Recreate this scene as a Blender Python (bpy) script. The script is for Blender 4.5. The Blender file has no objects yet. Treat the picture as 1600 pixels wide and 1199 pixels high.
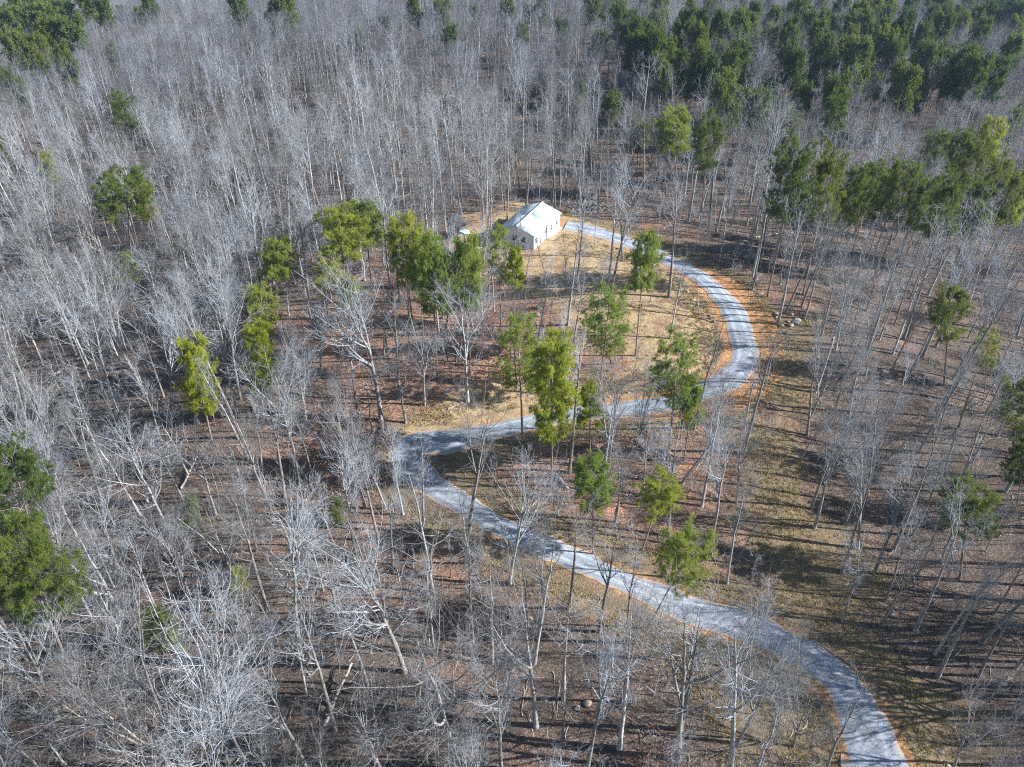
import bpy, math, random
import numpy as np
from mathutils import Vector, Matrix

# ------------------------------------------------------------------ camera, light, exposure
SC = bpy.context.scene
COL = SC.collection
PITCH = math.radians(36.5); FPX = 1217.0; CX, CY = 800.0, 599.5; CAMZ = 68.0
cam_d = bpy.data.cameras.new('camera'); cam = bpy.data.objects.new('camera', cam_d); COL.objects.link(cam)
cam_d.sensor_width = 36.0; cam_d.lens = FPX / 1600 * 36.0
cam_d.clip_start = 0.5; cam_d.clip_end = 9000
cam.location = (0, 0, CAMZ); cam.rotation_euler = (math.radians(90) - PITCH, 0, 0)
SC.camera = cam

SUN_EL, SUN_AZ = math.radians(30), math.radians(94)      # azimuth from +Y towards +X
world = bpy.data.worlds.new('World'); SC.world = world; world.use_nodes = True
wn = world.node_tree.nodes; wl = world.node_tree.links
bg = wn['Background']
sky = wn.new('ShaderNodeTexSky'); sky.sky_type = 'NISHITA'; sky.sun_disc = False
sky.sun_elevation = SUN_EL; sky.sun_rotation = SUN_AZ; sky.air_density = 1.3; sky.dust_density = 0.6; sky.ozone_density = 3.0
wl.new(sky.outputs[0], bg.inputs[0]); bg.inputs[1].default_value = 0.052
sun_d = bpy.data.lights.new('sun', 'SUN'); sun = bpy.data.objects.new('sun', sun_d); COL.objects.link(sun)
sun_d.energy = 5.0; sun_d.angle = math.radians(0.5); sun_d.color = (1.0, 0.965, 0.91)
sd = Vector((math.sin(SUN_AZ) * math.cos(SUN_EL), math.cos(SUN_AZ) * math.cos(SUN_EL), math.sin(SUN_EL)))
sun.rotation_euler = sd.to_track_quat('Z', 'Y').to_euler()
sun.location = (200, 0, 200)
SC.view_settings.view_transform = 'Standard'; SC.view_settings.look = 'None'
SC.view_settings.gamma = 1.0; SC.view_settings.use_curve_mapping = False
SC.view_settings.exposure = 1.36
SC.render.engine = 'CYCLES'
SC.cycles.max_bounces = 5; SC.cycles.diffuse_bounces = 2; SC.cycles.glossy_bounces = 2
SC.cycles.transmission_bounces = 3; SC.cycles.volume_bounces = 0; SC.cycles.transparent_max_bounces = 4
SC.cycles.use_denoising = False
SC.cycles.filter_width = 1.1

RNG = np.random.default_rng(7)

# ------------------------------------------------------------------ small helpers
def sstep(a, b, v):
    t = np.clip((v - a) / (b - a), 0, 1); return t * t * (3 - 2 * t)

def tag(o, label=None, cat=None, group=None, kind=None):
    if label: o['label'] = label
    if cat: o['category'] = cat
    if group: o['group'] = group
    if kind: o['kind'] = kind
    return o

def mk_mesh(name, V, Q=None, T=None, mats=(), smooth=False, mi=None):
    me = bpy.data.meshes.new(name)
    V = np.asarray(V, dtype=np.float32).reshape(-1, 3)
    Q = np.zeros((0, 4), int) if Q is None else np.asarray(Q).reshape(-1, 4)
    T = np.zeros((0, 3), int) if T is None else np.asarray(T).reshape(-1, 3)
    me.vertices.add(len(V)); me.vertices.foreach_set('co', V.ravel())
    nl = Q.size + T.size
    me.loops.add(nl); me.loops.foreach_set('vertex_index', np.concatenate([Q.ravel(), T.ravel()]).astype(np.int32))
    npoly = len(Q) + len(T)
    me.polygons.add(npoly)
    ls = np.concatenate([np.arange(len(Q)) * 4, Q.size + np.arange(len(T)) * 3]).astype(np.int32)
    me.polygons.foreach_set('loop_start', ls)
    if smooth: me.polygons.foreach_set('use_smooth', np.ones(npoly, bool))
    for m in mats: me.materials.append(m)
    if mi is not None: me.polygons.foreach_set('material_index', np.asarray(mi, dtype=np.int32))
    me.update(); me.validate()
    return me

class Geo:
    """collects quads and triangles for one mesh"""
    def __init__(s): s.V = []; s.Q = []; s.T = []; s.n = 0
    def add(s, V, Q=None, T=None):
        V = np.asarray(V, float).reshape(-1, 3)
        s.V.append(V)
        if Q is not None and len(Q): s.Q.append(np.asarray(Q).reshape(-1, 4) + s.n)
        if T is not None and len(T): s.T.append(np.asarray(T).reshape(-1, 3) + s.n)
        s.n += len(V)
    def box(s, c, h, R=None):
        v = np.array([(x, y, z) for x in (-1, 1) for y in (-1, 1) for z in (-1, 1)], float) * np.array(h)
        if R is not None: v = v @ np.array(R).T
        s.add(v + np.array(c), [(0, 1, 3, 2), (4, 6, 7, 5), (0, 4, 5, 1), (2, 3, 7, 6), (0, 2, 6, 4), (1, 5, 7, 3)])
    def mesh(s, name, mats, smooth=False):
        return mk_mesh(name, np.concatenate(s.V), np.concatenate(s.Q) if s.Q else None,
                       np.concatenate(s.T) if s.T else None, mats, smooth)

def link(name, me, parent=None, loc=None, rot=None):
    o = bpy.data.objects.new(name, me); COL.objects.link(o)
    if parent is not None: o.parent = parent
    if loc is not None: o.location = loc
    if rot is not None: o.rotation_euler = rot
    return o

# ------------------------------------------------------------------ terrain height and pixel <-> world
HOUSE_C = None
def H0(x, y):
    x = np.asarray(x, float); y = np.asarray(y, float)
    h = 7.5 * np.exp(-(((x - 8) / 58) ** 2 + ((y - 116) / 40) ** 2))
    h = h - 9 * sstep(-25, -130, x) * sstep(20, 80, y) - 5 * sstep(45, 110, x)
    h = h - 2.0 * np.exp(-(((x - 42) / 14) ** 2)) * sstep(90, 60, y)
    r = np.hypot(x, y)
    h = h + sstep(170, 320, r) * (6 * np.sin(x / 90 + 1) + 7 * np.sin(y / 105 + x / 210 + .6))
    h = h + 0.35 * np.sin(x / 5.3 + y / 9.1) + 0.3 * np.sin(y / 4.7 - x / 11.3) + 0.9 * np.sin(x / 17 + 2) * np.sin(y / 21)
    if HOUSE_C is not None:
        q = np.hypot(x - HOUSE_C[0], y - HOUSE_C[1]); w = 1 - sstep(10, 18, q)
        h = h * (1 - w) + HOUSE_C[2] * w
    return h

cP, sP = math.cos(PITCH), math.sin(PITCH)
def pxdir(px, py):
    u = (px - CX) / FPX; v = (CY - py) / FPX
    return np.array([u, cP + v * sP, -sP + v * cP])
def proj(x, y, z):
    dz = z - CAMZ
    dep = y * cP - dz * sP
    up = y * sP + dz * cP
    return CX + FPX * x / dep, CY - FPX * up / dep, dep
TS = np.geomspace(15, 4000, 900)
def at(px, py, hf=None, extra=0.0):
    hf = hf or H
    d = pxdir(px, py)
    X = d[0] * TS; Y = d[1] * TS; Z = CAMZ + d[2] * TS
    g = Z - hf(X, Y) - extra
    i = int(np.argmax(g < 0))
    if g[i] >= 0: i = len(TS) - 1
    t = TS[i - 1] + (TS[i] - TS[i - 1]) * g[i - 1] / max(g[i - 1] - g[i], 1e-6)
    return np.array([d[0] * t, d[1] * t, CAMZ + d[2] * t - extra])

ROAD_PX = [(1400, 1290), (1375, 1199), (1336, 1100), (1272, 1032), (1190, 990), (1110, 962), (1055, 942), (995, 914), (928, 884), (860, 857),
           (790, 826), (740, 799), (695, 770), (656, 742), (628, 718), (634, 697), (664, 689), (706, 690), (745, 677), (790, 666), (850, 656),
           (920, 645), (990, 637), (1060, 624), (1112, 605), (1148, 583), (1164, 555), (1157, 520), (1142, 483), (1116, 449), (1078, 423),
           (1037, 403), (1000, 386), (955, 372), (915, 362), (884, 357)]
def catmull(P, step):
    P = np.array(P); out = []
    for i in range(len(P) - 1):
        p0, p1, p2, p3 = P[max(i - 1, 0)], P[i], P[i + 1], P[min(i + 2, len(P) - 1)]
        n = max(2, int(np.linalg.norm(p2 - p1) / step))
        for t in np.arange(n) / n:
            out.append(0.5 * ((2 * p1) + (-p0 + p2) * t + (2 * p0 - 5 * p1 + 4 * p2 - p3) * t * t + (-p0 + 3 * p1 - 3 * p2 + p3) * t ** 3))
    out.append(P[-1]); return np.array(out)
rw = np.array([at(a, b, H0)[:2] for a, b in ROAD_PX])
RC = catmull(rw, 0.8)
for _ in range(3): RC[1:-1] = (RC[:-2] + 2 * RC[1:-1] + RC[2:]) / 4
RZ = H0(RC[:, 0], RC[:, 1])
k = np.ones(15) / 15
RZ = np.convolve(np.pad(RZ, 7, mode='edge'), k, 'valid')
HALF = 2.35
def road_near(x, y):
    """distance to the drive's centre line, height there, signed side (+ = left going uphill)"""
    x = np.asarray(x, float).ravel(); y = np.asarray(y, float).ravel()
    D = np.full(len(x), 1e3); Z = np.zeros(len(x)); S = np.ones(len(x)); J = np.zeros(len(x), int)
    box = (x > RC[:, 0].min() - 16) & (x < RC[:, 0].max() + 16) & (y > RC[:, 1].min() - 16) & (y < RC[:, 1].max() + 16)
    idx = np.nonzero(box)[0]
    tan = np.gradient(RC, axis=0)
    for s in range(0, len(idx), 20000):
        q = idx[s:s + 20000]
        d2 = (x[q, None] - RC[None, :, 0]) ** 2 + (y[q, None] - RC[None, :, 1]) ** 2
        j = d2.argmin(1); dm = np.sqrt(d2[np.arange(len(q)), j])
        D[q] = dm; J[q] = j
        w = np.exp(-(d2 - (dm ** 2)[:, None]) / 3.0); Z[q] = (w * RZ[None]).sum(1) / w.sum(1)
        S[q] = np.sign(tan[j, 0] * (y[q] - RC[j, 1]) - tan[j, 1] * (x[q] - RC[j, 0]))
    road_near.J = J
    return D, Z, S
def H(x, y):
    x = np.asarray(x, float); y = np.asarray(y, float); shp = x.shape
    D, Z, S = road_near(x, y)
    h = H0(x, y).ravel()
    w = 1 - sstep(3.4, 8.5, D)
    h = h * (1 - w) + Z * w
    # shallow ditch beside the drive and slightly sunk bed under it
    h = h - 0.30 * np.exp(-((D - 4.0) / 0.6) ** 2) * (S > 0) - 0.10 * (D < 2.6)
    return h.reshape(shp)
a_ = at(833.5, 391.5); b_ = at(869, 359); c_ = at(787, 378)
print('HOUSE corners', a_, b_, c_, np.linalg.norm(b_ - a_), np.linalg.norm(c_ - a_))
_ca = at(830, 372)
HOUSE_C = (_ca[0], _ca[1], float(H0(*_ca[:2])))
RZ = H0(RC[:, 0], RC[:, 1]); RZ = np.convolve(np.pad(RZ, 7, mode='edge'), k, 'valid')
a_ = at(833.5, 391.5); b_ = at(869, 359); c_ = at(787, 378)
print('HOUSE corners', a_, b_, c_, np.linalg.norm(b_ - a_), np.linalg.norm(c_ - a_))

def wob(x, y): return 1.6 * np.sin(x / 3.1 + 1.7 * np.sin(y / 4.3)) + 1.2 * np.sin(y / 2.3 + x / 5.1)
def world_poly(pxs): return np.array([at(a, b)[:2] for a, b in pxs])
def in_poly(P, x, y):
    x = np.asarray(x, float); y = np.asarray(y, float); c = np.zeros(x.shape, bool)
    for i in range(len(P)):
        (x0, y0), (x1, y1) = P[i], P[i - 1]
        m = ((y0 > y) != (y1 > y)) & (x < (x1 - x0) * (y - y0) / (y1 - y0 + 1e-12) + x0); c ^= m
    return c
def poly_dist(P, x, y):
    """signed distance, positive inside"""
    x = np.asarray(x, float); y = np.asarray(y, float); d = np.full(x.shape, 1e9)
    for i in range(len(P)):
        a, b = P[i - 1], P[i]; ab = b - a
        t = np.clip(((x - a[0]) * ab[0] + (y - a[1]) * ab[1]) / (ab @ ab + 1e-9), 0, 1)
        d = np.minimum(d, np.hypot(x - a[0] - t * ab[0], y - a[1] - t * ab[1]))
    return np.where(in_poly(P, x, y), d, -d)

YARD = world_poly([(690, 380), (705, 345), (745, 325), (800, 318), (900, 338), (1000, 376), (1060, 415), (1120, 470), (1145, 520), (1140, 565), (1090, 600), (985, 590),
                   (930, 520), (880, 480), (820, 450), (790, 420)])
BANK = world_poly([(610, 700), (640, 655), (700, 615), (780, 585), (900, 575), (1010, 590), (1120, 560), (1150, 590), (1040, 640), (900, 655)])
SWATH = world_poly([(1130, 480), (1200, 470), (1275, 510), (1262, 640), (1270, 740), (1320, 830), (1370, 930), (1430, 1020), (1500, 1110), (1620, 1230), (1450, 1230),
                    (1380, 1090), (1290, 1010), (1210, 970), (1165, 900), (1150, 800), (1165, 700), (1180, 640), (1215, 590), (1190, 520)])
LOWBANK = world_poly([(650, 760), (760, 825), (900, 890), (1040, 950), (1180, 1000), (1280, 1070), (1320, 1210), (1130, 1210), (1080, 1080), (960, 990), (820, 900), (700, 830)])

# ------------------------------------------------------------------ materials
def new_mat(name, rough=0.9, spec=0.2):
    m = bpy.data.materials.new(name); m.use_nodes = True
    nt = m.node_tree; b = nt.nodes['Principled BSDF']
    b.inputs['Roughness'].default_value = rough; b.inputs['Specular IOR Level'].default_value = spec
    return m, nt, b
def N(nt, typ, **kw):
    n = nt.nodes.new(typ)
    for k_, v in kw.items():
        if k_ in n.inputs: n.inputs[k_].default_value = v
        else: setattr(n, k_, v)
    return n
def ramp(nt, fac, stops):
    r = nt.nodes.new('ShaderNodeValToRGB'); cr = r.color_ramp
    while len(cr.elements) < len(stops): cr.elements.new(0.5)
    for e, (p, c) in zip(cr.elements, stops): e.position = p; e.color = (*c, 1)
    nt.links.new(fac, r.inputs[0]); return r.outputs[0]
def mix(nt, fac, a, b, mode='MIX'):
    m = nt.nodes.new('ShaderNodeMix'); m.data_type = 'RGBA'; m.blend_type = mode
    for sock, v in ((m.inputs[0], fac), (m.inputs[6], a), (m.inputs[7], b)):
        if isinstance(v, (int, float)): sock.default_value = v
        elif isinstance(v, tuple): sock.default_value = (*v, 1)
        else: nt.links.new(v, sock)
    return m.outputs[2]
def math_n(nt, op, a, b=None, c=None, clamp=False):
    m = nt.nodes.new('ShaderNodeMath'); m.operation = op; m.use_clamp = clamp
    for i, v in enumerate((a, b, c)):
        if v is None: continue
        if isinstance(v, (int, float)): m.inputs[i].default_value = v
        else: nt.links.new(v, m.inputs[i])
    return m.outputs[0]
def pos(nt, scale=1.0):
    g = nt.nodes.new('ShaderNodeNewGeometry'); return g.outputs['Position']
def objpos(nt): return nt.nodes.new('ShaderNodeTexCoord').outputs['Object']
def noise(nt, vec, scale, detail=4, rough=0.6, dist=0.0):
    n = N(nt, 'ShaderNodeTexNoise'); n.inputs['Scale'].default_value = scale; n.inputs['Detail'].default_value = detail
    n.inputs['Roughness'].default_value = rough; n.inputs['Distortion'].default_value = dist
    nt.links.new(vec, n.inputs['Vector']); return n.outputs['Fac']
def voro(nt, vec, scale, out='Color'):
    n = N(nt, 'ShaderNodeTexVoronoi'); n.inputs['Scale'].default_value = scale; nt.links.new(vec, n.inputs['Vector']); return n.outputs[out]
def bump(nt, b, height, strength, dist):
    n = N(nt, 'ShaderNodeBump'); n.inputs['Strength'].default_value = strength; n.inputs['Distance'].default_value = dist
    nt.links.new(height, n.inputs['Height']); nt.links.new(n.outputs[0], b.inputs['Normal'])

def ground_material():
    m, nt, b = new_mat('leaf_litter_ground', 0.95, 0.1)
    p = pos(nt)
    leaf = voro(nt, p, 10.0)                                   # single fallen leaves
    sep = N(nt, 'ShaderNodeSeparateColor'); nt.links.new(leaf, sep.inputs[0])
    litter = ramp(nt, sep.outputs[0], [(0, (0.07, 0.045, 0.034)), (0.3, (0.15, 0.096, 0.072)), (0.62, (0.24, 0.158, 0.122)), (0.88, (0.32, 0.235, 0.19)), (1, (0.44, 0.36, 0.30))])
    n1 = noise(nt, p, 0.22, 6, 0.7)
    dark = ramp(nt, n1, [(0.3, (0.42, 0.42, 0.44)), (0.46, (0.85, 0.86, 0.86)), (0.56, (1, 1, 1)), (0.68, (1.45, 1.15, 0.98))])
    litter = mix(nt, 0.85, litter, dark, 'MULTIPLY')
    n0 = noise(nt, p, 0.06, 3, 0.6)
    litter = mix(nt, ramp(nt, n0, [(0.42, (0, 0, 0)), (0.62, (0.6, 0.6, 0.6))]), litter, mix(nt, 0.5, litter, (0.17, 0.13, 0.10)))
    ka = N(nt, 'ShaderNodeAttribute'); ka.attribute_name = 'knoll_bright'
    litter = mix(nt, 1.0, litter, ramp(nt, math_n(nt, 'ADD', ka.outputs['Fac'], math_n(nt, 'MULTIPLY', math_n(nt, 'SUBTRACT', n1, 0.5), 1.2)), [(0.2, (0.72, 0.80, 0.86)), (0.8, (1.55, 1.36, 1.24))]), 'MULTIPLY')  # lighter warm middle, bluish darkening outward painted into the litter colour
    # dry grass
    gp = N(nt, 'ShaderNodeMapping'); gp.inputs['Scale'].default_value = (1, 0.45, 1); nt.links.new(p, gp.inputs[0])
    g1 = noise(nt, gp.outputs[0], 7.0, 5, 0.8, 0.0); g2 = noise(nt, p, 0.5, 4, 0.6)
    grass = ramp(nt, g1, [(0.32, (0.09, 0.068, 0.045)), (0.5, (0.23, 0.175, 0.112)), (0.66, (0.41, 0.325, 0.215))])
    grass = mix(nt, ramp(nt, g2, [(0.4, (0, 0, 0)), (0.65, (0.75, 0.75, 0.75))]), grass, mix(nt, 0.45, grass, (0.13, 0.10, 0.065)))
    straw = ramp(nt, g1, [(0.3, (0.25, 0.175, 0.10)), (0.5, (0.45, 0.335, 0.195)), (0.68, (0.64, 0.53, 0.36))])
    straw = mix(nt, ramp(nt, noise(nt, p, 0.45, 6, 0.75), [(0.45, (0, 0, 0)), (0.58, (0.9, 0.9, 0.9))]), straw, mix(nt, 0.6, straw, (0.27, 0.165, 0.11)))
    c1 = noise(nt, p, 2.2, 6, 0.7)
    clay = ramp(nt, c1, [(0.3, (0.30, 0.14, 0.07)), (0.5, (0.50, 0.27, 0.13)), (0.7, (0.66, 0.43, 0.24))])
    col = litter
    for name, lay in (('grass', grass), ('straw', straw), ('clay', clay)):
        at_ = N(nt, 'ShaderNodeAttribute'); at_.attribute_name = name
        nz = noise(nt, p, 0.7 if name != 'clay' else 1.6, 6, 0.75)
        f = math_n(nt, 'ADD', at_.outputs['Fac'], math_n(nt, 'MULTIPLY', math_n(nt, 'SUBTRACT', nz, 0.5), 1.6 if name != 'clay' else 3.0))
        f = ramp(nt, f, [(0.38, (0, 0, 0)), (0.62, (1, 1, 1))])
        col = mix(nt, f, col, lay)
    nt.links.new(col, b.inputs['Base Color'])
    hb = math_n(nt, 'ADD', noise(nt, p, 3.0, 6, 0.8), math_n(nt, 'MULTIPLY', sep.outputs[1], 0.25))
    bump(nt, b, hb, 1.0, 0.28)
    return m

def road_material():
    m, nt, b = new_mat('gravel', 0.85, 0.25)
    p = pos(nt)
    a = noise(nt, p, 9, 6, 0.8); c = noise(nt, p, 0.55, 5, 0.6)
    col = ramp(nt, a, [(0.3, (0.10, 0.13, 0.18)), (0.5, (0.20, 0.245, 0.32)), (0.68, (0.37, 0.43, 0.53))])
    col = mix(nt, ramp(nt, c, [(0.45, (0, 0, 0)), (0.66, (0.65, 0.65, 0.65))]), col, (0.20, 0.195, 0.19))
    v = voro(nt, p, 14); s = N(nt, 'ShaderNodeSeparateColor'); nt.links.new(v, s.inputs[0])
    col = mix(nt, 0.3, col, ramp(nt, s.outputs[0], [(0, (0.12, 0.14, 0.18)), (1, (0.6, 0.66, 0.72))]))
    tr = N(nt, 'ShaderNodeAttribute'); tr.attribute_name = 'across'          # worn wheel tracks and dusty edge
    t = math_n(nt, 'ABSOLUTE', tr.outputs['Fac'])
    edge = ramp(nt, math_n(nt, 'ADD', t, math_n(nt, 'MULTIPLY', math_n(nt, 'SUBTRACT', noise(nt, p, 1.3, 5, 0.75), 0.5), 0.7)), [(0.80, (0, 0, 0)), (1.02, (0.85, 0.85, 0.85))])
    col = mix(nt, edge, col, (0.50, 0.33, 0.20))
    trk = ramp(nt, math_n(nt, 'ABSOLUTE', math_n(nt, 'SUBTRACT', t, 0.42)), [(0.04, (0.55, 0.55, 0.55)), (0.2, (0, 0, 0))])
    col = mix(nt, trk, col, (0.46, 0.50, 0.56))
    nt.links.new(col, b.inputs['Base Color'])
    bump(nt, b, noise(nt, p, 11, 5, 0.8), 0.7, 0.06)
    return m

def bark_material(name, stops, rnd=0.35, band=False, spec=0.15):
    m, nt, b = new_mat(name, 0.9, spec)
    oi = N(nt, 'ShaderNodeObjectInfo'); p = objpos(nt)
    mp = N(nt, 'ShaderNodeMapping'); mp.inputs['Scale'].default_value = (1, 1, 0.25); nt.links.new(p, mp.inputs[0])
    n = noise(nt, mp.outputs[0], 5, 5, 0.7)
    col = ramp(nt, n, stops)
    rr = ramp(nt, oi.outputs['Random'], [(0, (1 - rnd, 1 - rnd * 1.06, 1 - rnd * 1.12)), (0.42, (0.74, 0.70, 0.65)), (0.68, (0.95, 0.96, 0.98)), (0.85, (1.08, 1.10, 1.12)), (1, (1.3, 1.3, 1.3))])
    col = mix(nt, 1.0, col, rr, 'MULTIPLY')
    nt.links.new(col, b.inputs['Base Color'])
    bump(nt, b, noise(nt, mp.outputs[0], 14, 3, 0.7), 0.5, 0.03)
    return m

def needle_material(name, dark, mid, light, transl=0.5):
    m, nt, b = new_mat(name, 0.6, 0.25)
    oi = N(nt, 'ShaderNodeObjectInfo'); p = objpos(nt)
    n = noise(nt, p, 0.9, 3, 0.6)
    col = ramp(nt, n, [(0.3, dark), (0.5, mid), (0.7, light)])
    rr = ramp(nt, oi.outputs['Random'], [(0, (0.68, 0.82, 0.85)), (0.5, (0.95, 0.97, 1)), (1, (1.18, 1.08, 0.85))])
    col = mix(nt, 1.0, col, rr, 'MULTIPLY')
    nt.links.new(col, b.inputs['Base Color'])
    tb = N(nt, 'ShaderNodeBsdfTranslucent'); nt.links.new(col, tb.inputs[0])
    ms = N(nt, 'ShaderNodeMixShader'); ms.inputs[0].default_value = transl
    nt.links.new(b.outputs[0], ms.inputs[1]); nt.links.new(tb.outputs[0], ms.inputs[2])
    nt.links.new(ms.outputs[0], nt.nodes['Material Output'].inputs[0])
    return m

def simple(name, stops, scale=4, rough=0.85, spec=0.2, bs=0.4, bd=0.05, metal=0.0):
    m, nt, b = new_mat(name, rough, spec)
    p = objpos(nt); n = noise(nt, p, scale, 6, 0.7)
    nt.links.new(ramp(nt, n, stops), b.inputs['Base Color']); b.inputs['Metallic'].default_value = metal
    bump(nt, b, noise(nt, p, scale * 3, 4, 0.7), bs, bd)
    return m

M_GROUND = ground_material(); M_ROAD = road_material()
M_BARK = bark_material('pale_grey_bark', [(0.3, (0.13, 0.125, 0.12)), (0.5, (0.29, 0.29, 0.29)), (0.7, (0.52, 0.54, 0.56))])
M_TWIG = bark_material('pale_twigs', [(0.3, (0.165, 0.18, 0.205)), (0.5, (0.28, 0.305, 0.345)), (0.7, (0.46, 0.495, 0.55))], 0.5)
M_TWIG_DIM = bark_material('far_dimmed_twigs', [(0.3, (0.13, 0.142, 0.17)), (0.5, (0.20, 0.218, 0.26)), (0.7, (0.31, 0.335, 0.39))], 0.45)  # near twig colour darkened and blued, painting in far dimming and lens falloff
M_PBARK = bark_material('pine_bark', [(0.3, (0.13, 0.10, 0.085)), (0.5, (0.26, 0.21, 0.18)), (0.7, (0.42, 0.37, 0.33))], 0.25)
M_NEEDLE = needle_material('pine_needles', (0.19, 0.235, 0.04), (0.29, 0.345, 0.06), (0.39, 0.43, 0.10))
M_NEEDLE_M = needle_material('mid_green_needles', (0.09, 0.13, 0.024), (0.145, 0.19, 0.034), (0.21, 0.255, 0.05))  # green between the bright and the dark needle materials
M_NEEDLE_Y = needle_material('yellow_green_needles', (0.25, 0.29, 0.02), (0.38, 0.42, 0.035), (0.50, 0.52, 0.06))  # brighter, yellower green than the other needles
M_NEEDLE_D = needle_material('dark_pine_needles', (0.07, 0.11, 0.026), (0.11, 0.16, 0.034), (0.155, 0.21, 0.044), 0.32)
M_RUSSET = needle_material('dead_beech_leaves', (0.16, 0.085, 0.075), (0.27, 0.16, 0.14), (0.38, 0.26, 0.23))
M_DRYGRASS = simple('dry_grass_blades', [(0.3, (0.26, 0.20, 0.10)), (0.5, (0.42, 0.35, 0.19)), (0.7, (0.58, 0.50, 0.31))], 0.8)
M_STICK = simple('dead_wood', [(0.3, (0.22, 0.19, 0.17)), (0.5, (0.38, 0.35, 0.33)), (0.7, (0.55, 0.52, 0.50))], 3)
M_CUT = simple('cut_branches', [(0.3, (0.15, 0.14, 0.13)), (0.5, (0.30, 0.285, 0.27)), (0.7, (0.52, 0.50, 0.48))], 2)
M_ROCK = simple('pale_sandstone', [(0.3, (0.22, 0.16, 0.115)), (0.5, (0.38, 0.30, 0.225)), (0.7, (0.55, 0.47, 0.38))], 2.5, bs=0.8, bd=0.08)
M_ROCKG = simple('grey_boulder', [(0.3, (0.16, 0.16, 0.155)), (0.5, (0.30, 0.295, 0.285)), (0.7, (0.50, 0.49, 0.47))], 2.5, bs=0.8, bd=0.08)

# ------------------------------------------------------------------ ground and drive
def axis(lo, hi, d, far_lo, far_hi, g=1.09):
    a = list(np.arange(lo, hi + d / 2, d)); s = d; v = a[-1]
    while v < far_hi: s *= g; v += s; a.append(v)
    s = d; v = a[0]; pre = []
    while v > far_lo: s *= g; v -= s; pre.append(v)
    return np.array(pre[::-1] + a)
gx = axis(-95, 110, 0.5, -4000, 4000); gy = axis(18, 175, 0.5, -600, 6000)
XX, YY = np.meshgrid(gx, gy)
ZZ = H(XX, YY)
fx, fy = XX.ravel(), YY.ravel()
nx, ny = len(gx), len(gy)
ii = np.arange(nx * ny).reshape(ny, nx)
Qg = np.stack([ii[:-1, :-1], ii[:-1, 1:], ii[1:, 1:], ii[1:, :-1]], -1).reshape(-1, 4)
rough_z = 0.05 * np.sin(fx * 3.1 + np.sin(fy * 2.3) * 2) * np.sin(fy * 2.7 + 1.3 * np.sin(fx * 1.9))
D_, Z_, S_ = road_near(fx, fy); J_ = road_near.J
wj = np.interp(J_ / len(RC), [0, .05, .13, .22, .4, .5, .6, .75, 1], [1.6, 1.3, .95, .68, .62, .68, .76, .86, .80]) * HALF
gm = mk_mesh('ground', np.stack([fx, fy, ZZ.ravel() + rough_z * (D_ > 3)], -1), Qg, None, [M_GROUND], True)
def attr(me, name, v):
    a = me.attributes.new(name, 'FLOAT', 'POINT'); a.data.foreach_set('value', np.asarray(v, np.float32).ravel())
yard = sstep(-3, 3, poly_dist(YARD, fx, fy) + wob(fx, fy)); bank = sstep(-2, 2, poly_dist(BANK, fx, fy))
swath = sstep(-3.5, 3.5, poly_dist(SWATH, fx, fy) + wob(fx, fy)); lowb = sstep(-2, 3, poly_dist(LOWBANK, fx, fy))
attr(gm, 'straw', np.clip(yard * 0.85 + bank * 0.8, 0, 0.95))
attr(gm, 'grass', np.clip(swath * 0.78 + lowb * 0.6 + 0.7 * (1 - sstep(4, 8, D_)), 0, 0.92))
kc = at(800, 600); attr(gm, 'knoll_bright', np.exp(-(((fx - kc[0]) / 38) ** 2 + ((fy - kc[1] - 8) / 42) ** 2)))  # redder litter, with brightness painted round the view centre
j_bend = np.clip(1 - np.hypot(fx - at(1185, 560)[0], fy - at(1185, 560)[1]) / 26, 0, 1)
outer = (S_ < 0)
cw = wj + .25 + np.where(outer, 3.2, 0.4) * sstep(0, 0.5, j_bend)
attr(gm, 'clay', np.clip(1.0 - sstep(cw - 0.6, cw + 0.9, D_), 0, 1) * np.where(j_bend > .1, 1.5, 0.6))
ground = link('ground', gm); tag(ground, kind='structure')

tan = np.gradient(RC, axis=0); tan /= np.linalg.norm(tan, axis=1)[:, None]
nor = np.stack([-tan[:, 1], tan[:, 0]], -1)
nA = 13; acr = np.linspace(-1, 1, nA)
jit = [np.convolve(RNG.normal(0, 1, len(RC) + 6), np.ones(7) / 7, 'valid') * 0.85 for _ in (0, 1)]
half_l = HALF + jit[0]; half_r = HALF + jit[1]
j_h = np.argmin(np.hypot(RC[:, 0] - at(640, 700)[0], RC[:, 1] - at(640, 700)[1]))
jn = np.arange(len(RC)) / len(RC)
wid = np.interp(jn, [0, .05, .13, .22, .4, .5, .6, .75, 1], [1.6, 1.3, .95, .68, .62, .68, .76, .86, .80]) + 0.35 * np.exp(-((np.arange(len(RC)) - j_h) / 12.0) ** 2)
RV = []
for a in acr:
    hw = (half_l if a > 0 else half_r) * wid
    xy = RC + nor * (a * hw)[:, None]
    RV.append(np.column_stack([xy, RZ + 0.06 - 0.13 * abs(a) ** 3]))
RV = np.stack(RV, 1); iR = np.arange(len(RC) * nA).reshape(len(RC), nA)
QR = np.stack([iR[:-1, 1:], iR[:-1, :-1], iR[1:, :-1], iR[1:, 1:]], -1).reshape(-1, 4)
rm = mk_mesh('gravel_driveway', RV, QR, None, [M_ROAD], True)
attr(rm, 'across', np.tile(acr, len(RC)))
road = link('gravel_driveway', rm); tag(road, kind='structure')

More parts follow.
